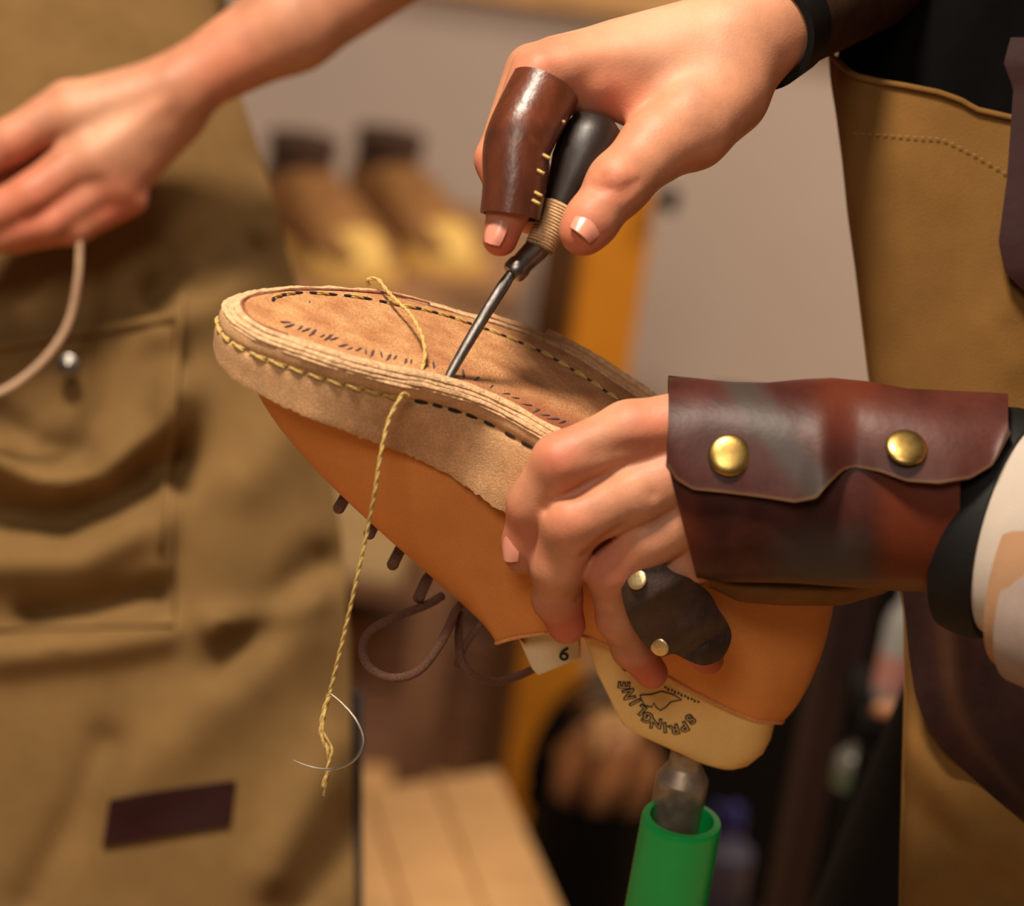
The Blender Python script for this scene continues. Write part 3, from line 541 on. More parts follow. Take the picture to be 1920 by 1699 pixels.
BX = [1252, 1270, 1300, 1360, 1440, 1490, 1530, 1556, 1580, 1602, 1650, 1700, 1760, 1820, 1860, 1892]; BY = [870, 900, 918, 924, 934, 942, 934, 905, 882, 875, 884, 902, 906, 896, 872, 800]
def flap(u, v):
    x = 1253 + (1890 - 1253) * u; yb = np.interp(x, BX, BY); yt = np.interp(x, FX, FT)
    if v < .25: k = v / .25; y = yt + (1 - k) ** 2 * 60; z = cdz(min(x, 1800)) + 118 * (1 - k) - 10; return cu(x, y, z - 0 * k)
    k = (v - .25) / .75; y = yt + (yb - yt) * k; rr = np.clip((cy(x) - y) / (chh(x) + 18), -1, 1); z = cdz(min(x, 1800)) - (cdd(min(x, 1800)) + 20) * (max(0, 1 - abs(rr) ** 2.35)) ** .55
    z -= 9 * k ** 3 + 8 * math.sin(x * .022) * k + (.04 * max(0, x - 1800)); z += 14 * math.exp(-((x - 1600) / 34) ** 2) * k - 12 * math.exp(-((x - 1540) / 30) ** 2) * k
    z = min(z, cdz(min(x, 1800)) + 0)
    return cu(x, y, z)
def flap_tone(u, v):
    x = 1253 + (1890 - 1253) * u; p = flap(u, v); py = 849.5 - F * p[1] / p[2]; d = abs((x - 1405) - (py - 740) * .72) ; g = math.exp(-(d / 40) ** 4) * .85; r = np.clip((x - 1600) / 80, 0, 1) * .12 + .6 * math.exp(-((x - 1590) / 75) ** 2) * np.clip((840 - py) / 80, 0, 1)
    return (g, min(1, r), .55 * np.clip((v - .975) / .02, 0, 1))
fl_ = sheet('cuff_flap', flap, 90, 44, 12, oxblood, cuff, flap_tone)
def fz(x, y): v = .25 + .75 * (y - np.interp(x, FX, FT)) / (np.interp(x, BX, BY) - np.interp(x, FX, FT)); return flap((x - 1253) / 637, v)[2] - F
rivet(1368, 853, fz(1368, 853) - 4, 38, cuff, brass, nd=(-.05, .28, -.95)); rivet(1700, 838, fz(1700, 838) - 8, 37, cuff, brass, nd=(.05, .55, -.82))
sheet('cuff_lining', lambda u, v: cu(1330 + 360 * u, np.interp(u, [0, .2, .6, .9, 1], [1080, 1088, 1092, 1088, 1080]) + v * np.interp(u, [0, .15, .4, .7, .93, 1], [22, 42, 46, 44, 24, 12]), -70 + 60 * v - 30 * math.sin(3.1 * v)), 40, 12, 8, mat('flesh_side', srgb(112, 80, 48), .95, .12, 60, .4, 900, spec=.1), cuff)
# --- bands on the near forearm
fa = V3(.77, -.22, -.60); ft_ = V3(-.60, 0, -.80); fv = V3(.26, 1, 0)
def band(name, w0, w1, hv, hd, m, parent, thick=10, bulge=0., c0=(1868, 980, -125)):
    c = cu(*c0); n, mm = 48, 9; V = []
    for g in (0, -thick):
        for i in range(mm):
            t = i / (mm - 1); w_ = w0 + (w1 - w0) * t; b = bulge * (1 - (2 * t - 1) ** 2) if g == 0 else 0
            for j in range(n): a = 2 * math.pi * j / n; V.append(c + fa * w_ + fv * (hv + g + b) * math.sin(a) + ft_ * (hd + g + b) * math.cos(a))
    k = n * mm; f = grid_faces(mm, n, True); f += [tuple(q + k for q in g[::-1]) for g in f]
    for j in range(n): b = (j + 1) % n; f += [(j, b, b + k, j + k), ((mm - 1) * n + j, (mm - 1) * n + b, (mm - 1) * n + b + k, (mm - 1) * n + j + k)]
    return mesh(name, W(np.array(V)), f, m, parent)
band('black_wristband', -45, 40, 208, 150, black_s, person, 14, 6)
band('white_cuff', 30, 120, 196, 142, white_c, person, 10, 2)
band('sleeve_lining', 78, 140, 186, 150, mat('tan_lining', srgb(150, 112, 80), .9, .05, 40, .1, 400), person, 8, 2, (1856, 1040, -130))
band('grey_sleeve', 92, 760, 176, 156, grey_c, person, 16, 22, (1862, 1075, -132))
# --- shirt and trousers round the trunk
def cloth(name, caps, m, parent, h=36.):
    V_, F_, _t = body([(60, 60, caps)], h, pad=90, relax=2); o = mesh(name, W(V_), F_.tolist(), m, parent); return o
def legs(parent, x, y, z0, spread, m, sm):
    for s_ in (-1, 1):
        xx = x + s_ * spread; tube('trouser_leg', [(xx * .5 + x * .5, y, z0), (xx, y, z0 * .75), (xx, y, z0 * .4), (xx, y + .01, .06)], [.10, .095, .075, .065], m, parent, 20)
        tube('boot', [(xx, y + .10, .05), (xx, y + .04, .055), (xx, y - .05, .05), (xx, y - .12, .042), (xx, y - .16, .03)], [.03, .045, .046, .04, .02], sm, parent, 14)
cloth('shirt_body', [((2330, 1300, 1310), (2450, 200, 1250), 560, 650), ((2450, 200, 1250), (2500, -560, 1100), 650, 545), ((1800, -265, 850), (2150, -800, 1150), 170, 290), ((2790, 900, -420), (2720, -300, 300), 230, 320)], black, person)
trs = mat('dark_trousers', srgb(18, 15, 14), .9, .1, 30, .1, 400, spec=.1); wp = W(cu(2330, 1300, 1310)); legs(person, wp[0], wp[1] + .02, wp[2], .11, trs, black_s)
# --- watch and sleeve on the far arm
wa = cu(1690, -95, 760) - cu(1440, 50, 165); wa /= np.linalg.norm(wa); wv = np.cross(wa, [0, 0, 1.]); wv /= np.linalg.norm(wv); wt_ = np.cross(wa, wv)
def armring(name, c, w0, w1, r0, r1, m, thick=8, fl=1., k_=None):
    n, mm = 48, 10; V = []; c = cu(*c)
    for g in (0, -thick):
        for i in range(mm):
            t = i / (mm - 1)
            for j in range(n): a = 2 * math.pi * j / n; r = r0 + (r1 - r0) * t + g; V.append(c + wa * (w0 + (w1 - w0) * t) + wv * r * math.sin(a) + wt_ * r * math.cos(a) * fl)
    k = n * mm; f = grid_faces(mm, n, True); f += [tuple(q + k for q in g[::-1]) for g in f]
    for j in range(n): b = (j + 1) % n; f += [(j, b, b + k, j + k), ((mm - 1) * n + j, (mm - 1) * n + b, (mm - 1) * n + b + k, (mm - 1) * n + j + k)]
    return mesh(name, W(np.array(V)), f, m, person)
armring('watch_strap', (1440, 50, 165), -48, 46, 116, 114, black_s, 14)
armring('brown_sleeve', (1440, 50, 165), 52, 700, 106, 140, brown_sl, 8)
# --- black shirt and apron
def shirt(u, v): x = 1480 + 900 * u; y = -450 + 2500 * v; return cu(x, y, 760 - 150 * math.sin(math.pi * min(1, u * 1.1)) + 6 * math.sin(x * .03) + 0)
LX = [(1612, -60), (1596, 0), (1572, 50), (1556, 95), (1560, 150), (1570, 210), (1582, 300), (1592, 400), (1606, 500), (1618, 600), (1630, 700), (1645, 800), (1680, 1000), (1697, 1150), (1698, 1300), (1694, 1450), (1690, 1600), (1688, 1720)]
def lx(y): return np.interp(y, [p[1] for p in LX], [p[0] for p in LX])
sheet('black_shirt', lambda u, v: cu(lx(-420 + 900 * v) + 14 + (2300 - lx(-420 + 900 * v) - 14) * u, -420 + 900 * v, 600 - 60 * math.sin(math.pi * u) + 8 * math.sin(u * 20 + v * 9)), 30, 30, 60, black, person)
def ty(x): return np.interp(x, [1556, 1600, 1650, 1700, 1760, 1800, 1830, 1900, 2000, 2200], [100, 140, 152, 160, 172, 186, 204, 220, 240, 300])
afold = [([(1700, 1400), (1780, 1500), (1850, 1620)], 14, 22), ([(1690, 1500), (1790, 1580), (1920, 1690)], -16, 26), ([(1730, 1660), (1860, 1600), (1960, 1660)], 10, 20), ([(1620, 330), (1700, 300), (1760, 350)], 7, 40), ([(1900, 560), (1860, 620), (1900, 680)], 8, 24), ([(1700, 1230), (1760, 1330)], 8, 20)]
def apr(u, v):
    y0 = 90; y = 100 + 1660 * v; x = lx(y) + (2260 - lx(y)) * u ** 1.15
    if v < .14: y = ty(x) + (100 + 1660 * .14 - ty(x)) * (v / .14)
    z = 520 - 110 * math.sin(math.pi * min(1, .12 + u * .8)) + 30 * math.exp(-u * 30) - fold(x, y, afold) + 4 * math.sin(x * .02 + y * .008)
    return cu(x, y, z)
ap = sheet('apron', apr, 80, 120, 8, canvas_r, person)
tube('apron_hem', W([cu(x, ty(x) + 2, apr((max(0, (x - 1557)) / 703) ** .87, 0)[2] - F - 4) for x in np.linspace(1562, 2150, 40)]), 7 * S, canvas_r, ap, 8)
tube('apron_edge', W([cu(lx(y) + 2, y, np.interp(y, [-160, 60, 160], [470, 480, 518])) for y in np.linspace(-160, 1740, 90)]), 6 * S, canvas_r, ap, 8)
for i in range(26):
    x = 1600 + i * 14; y = 250 + (x - 1600) * .06 + max(0, x - 1760) ** 1.2 * .18; z = apr(min(1, max(0, (x - lx(y)) / (2260 - lx(y)))) ** .87, (y - 100) / 1660)[2] - F
    tube('hem_stitch', W([cu(x, y, z - 5), cu(x + 8, y + .6, z - 5)]), 1.3 * S, mat('hem_thread', srgb(150, 114, 68), .9, .1, 100, 0), ap, 5)
# strap / pouch of red-brown leather at the frame edge
sheet('leather_strap', lambda u, v: cu(np.interp(v, [0, .1, .2, .55, .8, .92, 1], [1895, 1882, 1900, 1888, 1872, 1884, 1925]) + 260 * u, 70 + 480 * v, 330 + 30 * (1 - u) ** 3), 12, 40, 14, maroon, person)
# lap leather with curved edge
LL = [(1100, 1690), (1150, 1697), (1230, 1704), (1300, 1715), (1350, 1732), (1400, 1765), (1450, 1815), (1500, 1868), (1545, 1925), (1600, 2010), (1660, 2110)]
def lap(u, v):
    y = 880 + 780 * v; x = np.interp(y, [p[0] for p in LL], [p[1] for p in LL]); xx = x + (2300 - x) * u
    return cu(xx, y, 450 - 90 * math.sin(math.pi * min(1, .15 + u * .7)) - fold(xx, y, [([(1790, 1100), (1770, 1420)], 12, 22), ([(1860, 1150), (1880, 1450)], -8, 30)]))
def lapt(u, v): return (.7 * math.exp(-((u - .12) / .03) ** 2) * np.clip((.85 - v) * 4, 0, 1), 0, 0)
sheet('lap_leather', lap, 50, 50, 12, lapleather, person, lapt)
late_clothes()
# ------------------------------------------------------------------ the shoe (upside down, toe to the left)
def _frame(phi, th, psi):
    phi, th, psi = map(math.radians, (phi, th, psi)); c, s = math.cos, math.sin; Z = np.array([0, 0, 1.])
    A0 = np.array([c(phi), -s(phi), 0]); N0 = np.array([s(phi), c(phi), 0]); A = A0 * c(psi) + Z * s(psi); Zp = -A0 * s(psi) + Z * c(psi)
    return A, N0 * s(th) + Zp * c(th), -(N0 * c(th) - Zp * s(th))
SA, SW, SU = _frame(25.5, 22, 10); SO = cu(836, 723, -100)
def sh(x, y, z): return SO + x * SA + y * SW + z * SU          # shoe units -> camera units
def shw(a): a = np.asarray(a, float); return W(SO + a @ np.array([SA, SW, SU]))
def spring(x): t = np.clip((60 - np.asarray(x, float)) / 480, 0, 1.2); return 50 * t ** 2
OUT = [(-424, 65), (-411, -5), (-378, -48), (-319, -74), (-204, -77), (-94, -46), (0, 2), (99, 32), (222, 16), (400, 22), (600, 45), (740, 85), (840, 130), (888, 178), (898, 225), (878, 282), (810, 325), (700, 352),
       (560, 385), (426, 430), (274, 487), (176, 478), (89, 450), (-18, 400), (-120, 363), (-197, 318), (-324, 212), (-396, 127)]
NO = 420
out = catmull(OUT, NO, True)
tn = np.roll(out, -1, 0) - np.roll(out, 1, 0); tn /= np.linalg.norm(tn, axis=1)[:, None]; onrm = np.stack([tn[:, 1], -tn[:, 0]], 1)
if ((out + onrm - out.mean(0)) ** 2).sum() < ((out - out.mean(0)) ** 2).sum(): onrm = -onrm
def off(d): return out + onrm * d
shoe = empty('shoe', P(1283, 1530, 400)); tag(shoe, 'tan leather lace-up shoe held upside down with its sole being stitched', 'shoe')
# --- sole plate, domed a little towards the rim
spine = np.stack([np.clip(out[:, 0], -300, 790), np.interp(np.clip(out[:, 0], -300, 790), [-300, -100, 100, 300, 600, 800], [75, 160, 240, 250, 215, 225])], 1)
rows = []; TT = []
for t, d, z in ((0, -32, 26), (0, -32, 2), (.0, -34, -2), (.06, -38, -3), (.14, -40, -2), (.3, -40, -2), (.5, -40, -3), (.7, -40, -5), (.86, -40, -5), (1, -40, -5)):
    p = off(d) * (1 - t) + spine * t; rows.append(np.c_[p, spring(p[:, 0]) + z])
    k = np.clip((p[:, 0] + 60) / 300, 0, 1) * np.clip(1 - np.abs(p[:, 1] - 60) / 120, 0, 1); TT.append(.95 * k + .5 * np.clip((p[:, 0] - 100) / 500, 0, 1))
sole = mesh('sole', shw(np.vstack(rows)), grid_faces(len(rows), NO, True), sole_m, shoe, True, np.concatenate(TT)[:, None])
# --- stacked rim layers (cut leather edges)
jit = lambda n, a, s=3: np.convolve(np.r_[rng.normal(0, a, n + 2 * s)], np.ones(2 * s + 1) / math.sqrt(2 * s + 1), 'same')[s:-s]
def ring(name, d_out, d_in, z0, z1, m, j=2.0, i0=0, i1=NO, parent=sole):
    closed = (i1 - i0) >= NO; idx = np.arange(i0, i1) % NO; n = len(idx); a = jit(n, j)[:, None]
    A = off(d_out)[idx] + onrm[idx] * a; B = off(d_in)[idx] + onrm[idx] * jit(n, j * .6)[:, None]
    zz = spring(out[idx, 0]); q = jit(n, .7)
    R = [np.c_[A, zz + z1], np.c_[A + onrm[idx] * 1.5, zz + (z0 + z1) / 2], np.c_[A - onrm[idx] * 1.5, zz + z0 + q], np.c_[(A + B) / 2, zz + z0 - 1.5 + q], np.c_[B, zz + z0 + q], np.c_[B, zz + z1]]
    V = np.stack(R, 1).reshape(-1, 3); f = [(i * 6 + k, i * 6 + (k + 1) % 6, ((i + 1) % n) * 6 + (k + 1) % 6, ((i + 1) % n) * 6 + k) for i in range(n if closed else n - 1) for k in range(6)]
    if not closed: f += [tuple(range(6)), tuple(range((n - 1) * 6, n * 6))]
    return mesh(name, shw(V), f, m, parent)
def ix(x, far): 
    c = np.where((out[:, 1] > 200) if far else (out[:, 1] <= 200), np.abs(out[:, 0] - x), 1e9); return int(np.argmin(c))
rim_d = mat('rim_groove', srgb(140, 84, 56), .9, .2, 500, .4, 1500)
ring('rim_layer', -13, -31, -4, 3, fibre, 1.6); ring('rim_layer', -5, -26, 3.5, 8, fibre, 1.6); ring('rim_layer', 0, -26, 8.5, 15, fibre, 1.5)
ring('rim_layer', -22, -40, 3, 14, mat('rim_inner', srgb(150, 96, 60), .9, .12, 300, .5, 1500, fine=.3), 1.0)
ring('rim_groove', -24, -31, -6, 2, rim_d, .8, ix(-60, True), ix(-300, False) + NO)
ring('rim_layer', 2, -20, 15.5, 20, fibre, 1.5)
# frayed double edge on the far side of the waist
ring('frayed_edge', 6, -5, -17, 6, fibre, 2.6, ix(700, True), ix(195, True)); ring('frayed_edge', 2, -18, -9, 4, suede, 1.8, ix(720, True), ix(60, True))
# --- wide suede rand hanging off the rim
RB = {-379: 149, -299: 141, -223: 136, -108: 136, -24: 150, 82: 166, 191: 180, 330: 190}
i_n = ix(225, False); i_f = ix(560, True) - NO; idr = np.arange(i_f, i_n + 1) % NO; n = len(idr)
bot = np.where(out[idr, 1] < 200, np.interp(out[idr, 0], list(RB), list(RB.values())), 150.) + 0
bot = np.convolve(np.r_[[bot[0]] * 8, bot, [bot[-1]] * 8], np.ones(17) / 17, 'valid') + rng.normal(0, 1.5, n)
prof = [(-8, 18, 0), (-2, 18.5, 0), (1, 20, 0), (2, 30, 0), (0, 39, 0), (-5, 45, 0), (0, 51, 0), (3, 60, 0), (6, 0, .25), (8, 0, .5), (11, 0, .75), (13, 0, .93), (13, 0, 1.), (3, 0, 1.), (-1, 0, .8), (-8, 0, .4), (-14, 45, 0), (-14, 20, 0)]
lean = np.interp(out[idr, 0], [-424, -385, -330, -230], [40, 36, 12, 0])
lean = np.convolve(np.r_[[0] * 12, lean, [0] * 12], np.ones(25) / 25, 'valid'); zz = spring(out[idr, 0]); R = []
for d, z, fr in prof:
    zc = np.full(n, z, float) if fr == 0 else 60 + (bot - zz - 60) * fr
    R.append(np.c_[off(d)[idr] - onrm[idr] * (lean * np.clip((zc - 52) / 60, 0, 1))[:, None], zz + zc])
V = np.stack(R, 1).reshape(-1, 3); k = len(prof)
f = [(i * k + a, i * k + (a + 1) % k, (i + 1) * k + (a + 1) % k, (i + 1) * k + a) for i in range(n - 1) for a in range(k)] + [tuple(range(k))[::-1], tuple(range((n - 1) * k, n * k))]
rand = mesh('suede_rand', shw(V), f, suede, shoe)
# --- stitches: one twisted thread bead mesh, one solid dark slot for the shade in a hole, shared by all copies
def bead():
    V = []; F_ = []; nv = 8
    for sgn in (0, math.pi):
        b = len(V); m = 9
        for i in range(m):
            t = i / (m - 1); r = .0009 * (math.sin(math.pi * min(max(t, .04), .96)) ** .5); a = sgn + t * 3.4; c = np.array([(t - .5) * .0072, .00052 * math.cos(a), .00052 * math.sin(a)])
            for j in range(nv): q = 2 * math.pi * j / nv; V.append(c + [0, r * .8 * math.cos(q), r * .8 * math.sin(q)])
        F_ += [(b + i * nv + j, b + i * nv + (j + 1) % nv, b + (i + 1) * nv + (j + 1) % nv, b + (i + 1) * nv + j) for i in range(m - 1) for j in range(nv)] + [tuple(range(b, b + nv))[::-1], tuple(range(b + (m - 1) * nv, b + m * nv))]
    me = bpy.data.meshes.new('stitch'); me.from_pydata([list(map(float, v)) for v in V], [], F_); me.materials.append(thread_m); me.polygons.foreach_set('use_smooth', [True] * len(me.polygons)); return me
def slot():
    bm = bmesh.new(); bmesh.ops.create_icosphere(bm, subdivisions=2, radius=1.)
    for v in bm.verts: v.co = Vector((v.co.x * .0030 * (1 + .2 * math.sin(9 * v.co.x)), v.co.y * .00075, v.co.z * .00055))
    me = bpy.data.meshes.new('stitch_hole_shade'); bm.to_mesh(me); bm.free(); me.materials.append(hole_m); return me
def mark():
    me = bpy.data.meshes.new('ink_mark'); v = [(-.0022, -.0001, 0), (-.0006, -.0003, .0001), (.0024, -.00006, 0), (.0023, .0001, 0), (.0004, .0003, .0001), (-.002, .0002, 0)]
    v2 = [(a, b, -.0003) for a, b, c in v]; me.from_pydata(v + v2, [], [tuple(range(6)), tuple(range(11, 5, -1))] + [(i, (i + 1) % 6, (i + 1) % 6 + 6, i + 6) for i in range(6)]); me.materials.append(blueink); return me
def put(name, me, loc, xdir, ndir, parent, sc=1.):
    o = bpy.data.objects.new(name, me); COL.objects.link(o); x = Vector(xdir).normalized(); z = Vector(ndir); z = (z - x * z.dot(x)).normalized(); y = z.cross(x)
    o.matrix_world = Matrix.Translation(Vector(loc)) @ Matrix((x, y, z)).transposed().to_4x4() @ Matrix.Scale(sc, 4)
    mw = o.matrix_world.copy(); o.parent = parent; o.matrix_parent_inverse = Matrix.Translation(LOCS[parent.name]).inverted() if parent.name in LOCS else Matrix.Translation(parent.location).inverted(); o.matrix_basis = mw; return o
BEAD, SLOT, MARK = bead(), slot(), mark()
def along_rand(x0, x1, step):    # indices along the near side, toe to heel
    ia, ib = ix(x0, False), ix(x1, False); c = shw(np.c_[off(-2), spring(out[:, 0]) + 45]); ids = np.arange(ia, ib); L = np.r_[0, np.cumsum(np.linalg.norm(np.diff(c[ids], axis=0), axis=1))]
    for s in np.arange(step / 2, L[-1], step):
        k = int(np.searchsorted(L, s)); i = ids[min(k, len(ids) - 1)]
        yield c[i], c[(i + 1) % NO] - c[i - 1], W(sh(0, 0, 0) + onrm[i][0] * SA + onrm[i][1] * SW) - W(sh(0, 0, 0))
for p, t, nn in along_rand(-424, -75, .0077):
    put('stitch', BEAD, p + 3e-4 * nn / np.linalg.norm(nn), t, nn, rand, random.uniform(.9, 1.1))
for p, t, nn in along_rand(-50, 215, .0078): put('stitch_hole_shade', SLOT, p + 1e-4 * nn / np.linalg.norm(nn), t, nn, rand, random.uniform(.8, 1.1))
FAR = [(-343, 80), (-343, 113), (-303, 170), (-245, 214), (-184, 253), (-108, 289), (-72, 311), (-16, 336), (20, 347), (86, 368), (147, 380), (192, 384), (231, 378), (270, 367), (303, 356), (328, 344), (384, 322), (470, 290), (560, 275)]
fl = catmull(FAR, 54); UN = W(sh(0, 0, -1)) - W(sh(0, 0, 0)); UN /= np.linalg.norm(UN)
for i in range(1, len(fl) - 1):
    p = shw([[*fl[i], float(spring(fl[i][0])) - 4.5]])[0]; t = shw([[*fl[i + 1], float(spring(fl[i + 1][0]))]])[0] - shw([[*fl[i - 1], float(spring(fl[i - 1][0]))]])[0]
    if i % 2: put('stitch_hole_shade', SLOT, p, t, UN, sole, .9 if i < 20 else .75)
    elif not (5 < i < 16 and i % 4): put('stitch', BEAD, p, t, UN, sole, random.uniform(.75, .95))
for x in np.r_[np.arange(-345, 0, 17), np.arange(30, 330, 21)]:
    i = ix(x, False); q = off(-62 - random.uniform(-4, 8) - (18 if x < -200 else 0))[i]; p = shw([[*q, float(spring(q[0])) - 3.6]])[0]
    d = W(SO + onrm[i][0] * SA + onrm[i][1] * SW) - W(SO); d2 = W(SO + tn[i][0] * SA + tn[i][1] * SW) - W(SO)
    put('ink_mark', MARK, p, d + random.uniform(-.9, -.1) * d2, UN, sole, random.uniform(1.0, 2.0))
for q in ((88, 215), (104, 213), (121, 212), (150, 250), (196, 235), (215, 232)):
    p = shw([[*q, -3.8]])[0]; put('ink_mark', MARK, p, W(sh(1, .1, 0)) - W(sh(0, 0, 0)), UN, sole, .8)
# --- upper: bezier ribs from the feather line to the topline
TOPN = [(384, 205, 512), (368, 160, 504), (352, 112, 489), (372, 104, 462), (405, 102, 434), (448, 98, 405), (500, 98, 388), (619, 98, 386), (746, 100, 398), (872, 118, 409), (931, 150, 412), (968, 190, 420), (976, 222, 424)]
TOPF = [(955, 275, 420), (890, 315, 410), (760, 330, 400), (620, 330, 390), (500, 325, 392), (430, 320, 410), (380, 310, 450), (355, 298, 484), (370, 250, 502)]
i_toe, i_heel = 0, ix(898, True)
NT = 120
topn = catmull(TOPN, NT + 1); topf = catmull([TOPN[-1]] + TOPF + [TOPN[0]], NT + 1)
bl = off(-36); arc = np.r_[0, np.cumsum(np.linalg.norm(np.diff(np.vstack([bl, bl[:1]]), axis=0), axis=1))]
def at(s): s %= arc[-1]; return np.array([np.interp(s, arc, np.r_[bl[:, k], bl[0, k]]) for k in (0, 1)])
sh_heel = arc[i_heel]; RIB = 26; V = []; TOPL = []
for j in range(2 * NT):
    if j <= NT: u = j / NT; b = at(u * sh_heel); tp = topn
    else: u = 2 - j / NT; b = at(arc[-1] - u * (arc[-1] - sh_heel)); tp = topf[::-1]
    tu = .30 * np.clip(u / .62, 0, 1) ** 1.0 + .70 * np.clip((u - .30) / .70, 0, 1) ** 1.05; tu = min(1, tu)
    t = np.array([np.interp(tu, np.linspace(0, 1, NT + 1), tp[:, k]) for k in range(3)]); B = np.array([b[0], b[1], float(spring(b[0])) + 14])
    h = bl[(np.abs(bl - b).sum(1)).argmin()]; nrm = onrm[(np.abs(bl - b).sum(1)).argmin()]; wt = np.clip(1 - u / .42, 0, 1); wt = wt * wt * (3 - 2 * wt)
    wh = np.clip((u - .82) / .18, 0, 1)
    C1s = B + np.r_[nrm * (38 + 40 * wh), 120]; C1t = np.array([b[0] + 34, b[1] * .9 + 12, 232]); C1 = C1s * (1 - wt) + C1t * wt
    C2s = t + np.r_[nrm * (38 - 6 * wh), -105]; C2t = np.array([-95 + (b[0] + 385) * .3, .5 * b[1] + 105, 338]); C2 = C2s * (1 - wt) + C2t * wt
    TOPL.append(t)
    for r in np.linspace(0, 1, RIB): V.append((1 - r) ** 3 * B + 3 * r * (1 - r) ** 2 * C1 + 3 * r * r * (1 - r) * C2 + r ** 3 * t)
    for dq in (-9,):
        cdir = np.array([660. if t[0] > 480 else 560., 214.]) - t[:2]; cdir /= np.linalg.norm(cdir); inn = t + np.r_[cdir * 9, 0]; V.append(inn); V.append(inn - [0, 0, 45])
k = RIB + 2; upper = mesh('upper', shw(np.array(V)), grid_faces(2 * NT, k) + [((2 * NT - 1) * k + a, (2 * NT - 1) * k + a + 1, a + 1, a) for a in range(k - 1)], upper_m, shoe)
TOPL = np.array(TOPL); Vt, ft = tube_vf(shw(np.vstack([TOPL, TOPL[:1]]) + [0, 0, 0]), 4.2 * S, 8, False)
mesh('topline_binding', Vt, ft, mat('cut_edge_tan', srgb(222, 152, 92), .8, .12, 900, .3, 2000), upper)
# tongue closing the throat
tg = []
for r in np.linspace(0, 1, 10):
    for q in np.linspace(0, 1, 9): tg.append((150 + 260 * r, 120 + 170 * q, 425 + 70 * r - 26 * (2 * q - 1) ** 2))
mesh('tongue', shw(tg), grid_faces(10, 9), upper_m, shoe)
# --- laces
for px, py in ((528, 770), (548, 800), (622, 890)):
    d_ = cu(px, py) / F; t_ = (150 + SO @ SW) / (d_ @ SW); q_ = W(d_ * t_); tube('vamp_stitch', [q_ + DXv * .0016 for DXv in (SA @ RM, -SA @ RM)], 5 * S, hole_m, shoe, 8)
for k, (x, z) in enumerate(((-58, 356), (-40, 385), (37, 409), (107, 446), (185, 486))):
    if k == 0: continue
    yy = np.linspace(-1, 1, 9); pts = [(x + 9 * q, 195 + 62 * q, z + 11 - 18 * q * q + 3 * math.sin(5 * q + k)) for q in yy]
    tube('lace_bar', shw(pts), [8 * S] + [12 * S] * 7 + [8 * S], lace_m, shoe, 10)
def lace(name, pts, r=9.): tube(name, W([cu(*p) for p in catmull(pts, 70)]), r * S, lace_m, shoe, 10)
lace('lace_loop', [(828, 1118, 318), (800, 1134, 270), (735, 1160, 170), (692, 1185, 155), (680, 1222, 145), (697, 1256, 138), (738, 1272, 130), (785, 1258, 130), (820, 1215, 140), (842, 1175, 200), (852, 1150, 260), (862, 1135, 310)])
lace('lace_end', [(862, 1150, 310), (860, 1200, 260), (866, 1240, 250), (892, 1268, 270), (935, 1278, 320), (985, 1262, 390), (1030, 1235, 450)], 8.5)
lace('lace_end', [(905, 1165, 250), (882, 1195, 260), (866, 1222, 262), (856, 1250, 265)], 7)
# --- the last inside it
last = empty('shoe_last', shw([[843, 215, 590]])[0]); tag(last, 'hinged yellow plastic shoe last filling the tan shoe above the green stand', 'last')
def slab_xz(name, poly, y0, y1, m, taper=0., parent=last, bev=10):
    p = np.array(poly, float); c = p.mean(0); a = np.c_[p[:, 0], np.full(len(p), y0), p[:, 1]]; q = np.c_[c[0] + (p[:, 0] - c[0]) * (1 - taper), np.full(len(p), y1), c[1] + (p[:, 1] - c[1]) * (1 - taper)]
    n = len(p); f = [tuple(range(n)), tuple(range(2 * n - 1, n - 1, -1))] + [(i, (i + 1) % n, (i + 1) % n + n, i + n) for i in range(n)]
    o = mesh(name, shw(np.vstack([a, q])), f, m, parent, False); bevel(o, bev * S, 3); return o
def rrect(xa, xb, y0, y1, rf, rb, z):
    pts = []
    for cx_, cy_, r, a0 in ((xa + rf, y0 + rf, rf, 180), (xb - rb, y0 + rb, rb, 270), (xb - rb, y1 - rb, rb, 0), (xa + rf, y1 - rf, rf, 90)):
        for q in np.linspace(a0, a0 + 90, 9): pts.append((cx_ + r * math.cos(math.radians(q)), cy_ + r * math.sin(math.radians(q)), z))
    return pts
cone = [(478, 948, 122, 312, 14, 94, 330), (497, 950, 122, 312, 14, 94, 400), (564, 972, 122, 312, 14, 94, 466), (604, 974, 122, 312, 14, 92, 498), (644, 962, 122, 312, 14, 90, 530), (664, 946, 123, 311, 14, 88, 544), (684, 928, 128, 306, 14, 86, 550)]
V = [p for c in cone for p in rrect(*c)]; mesh('heel_cone', shw(V), grid_faces(len(cone), 36, True) + [tuple(range(36))[::-1], tuple(range((len(cone) - 1) * 36, len(cone) * 36))], last_m, last)
slab_xz('forepart_cone', [(330, 440), (387, 470), (448, 523), (466, 531), (524, 456), (494, 411), (470, 380), (380, 400)], 138, 300, mat('last_plastic_shaded', srgb(222, 200, 158), .5, .06, 30, .05, 600, fine=.1, fscale=900), bev=5)  # greyer copy of the plastic, shading of this face put into colour
slab_xz('forepart_facet', [(372, 462), (390, 474), (448, 525), (462, 530), (455, 470), (440, 420), (400, 420)], 152, 290, last_m, bev=2)
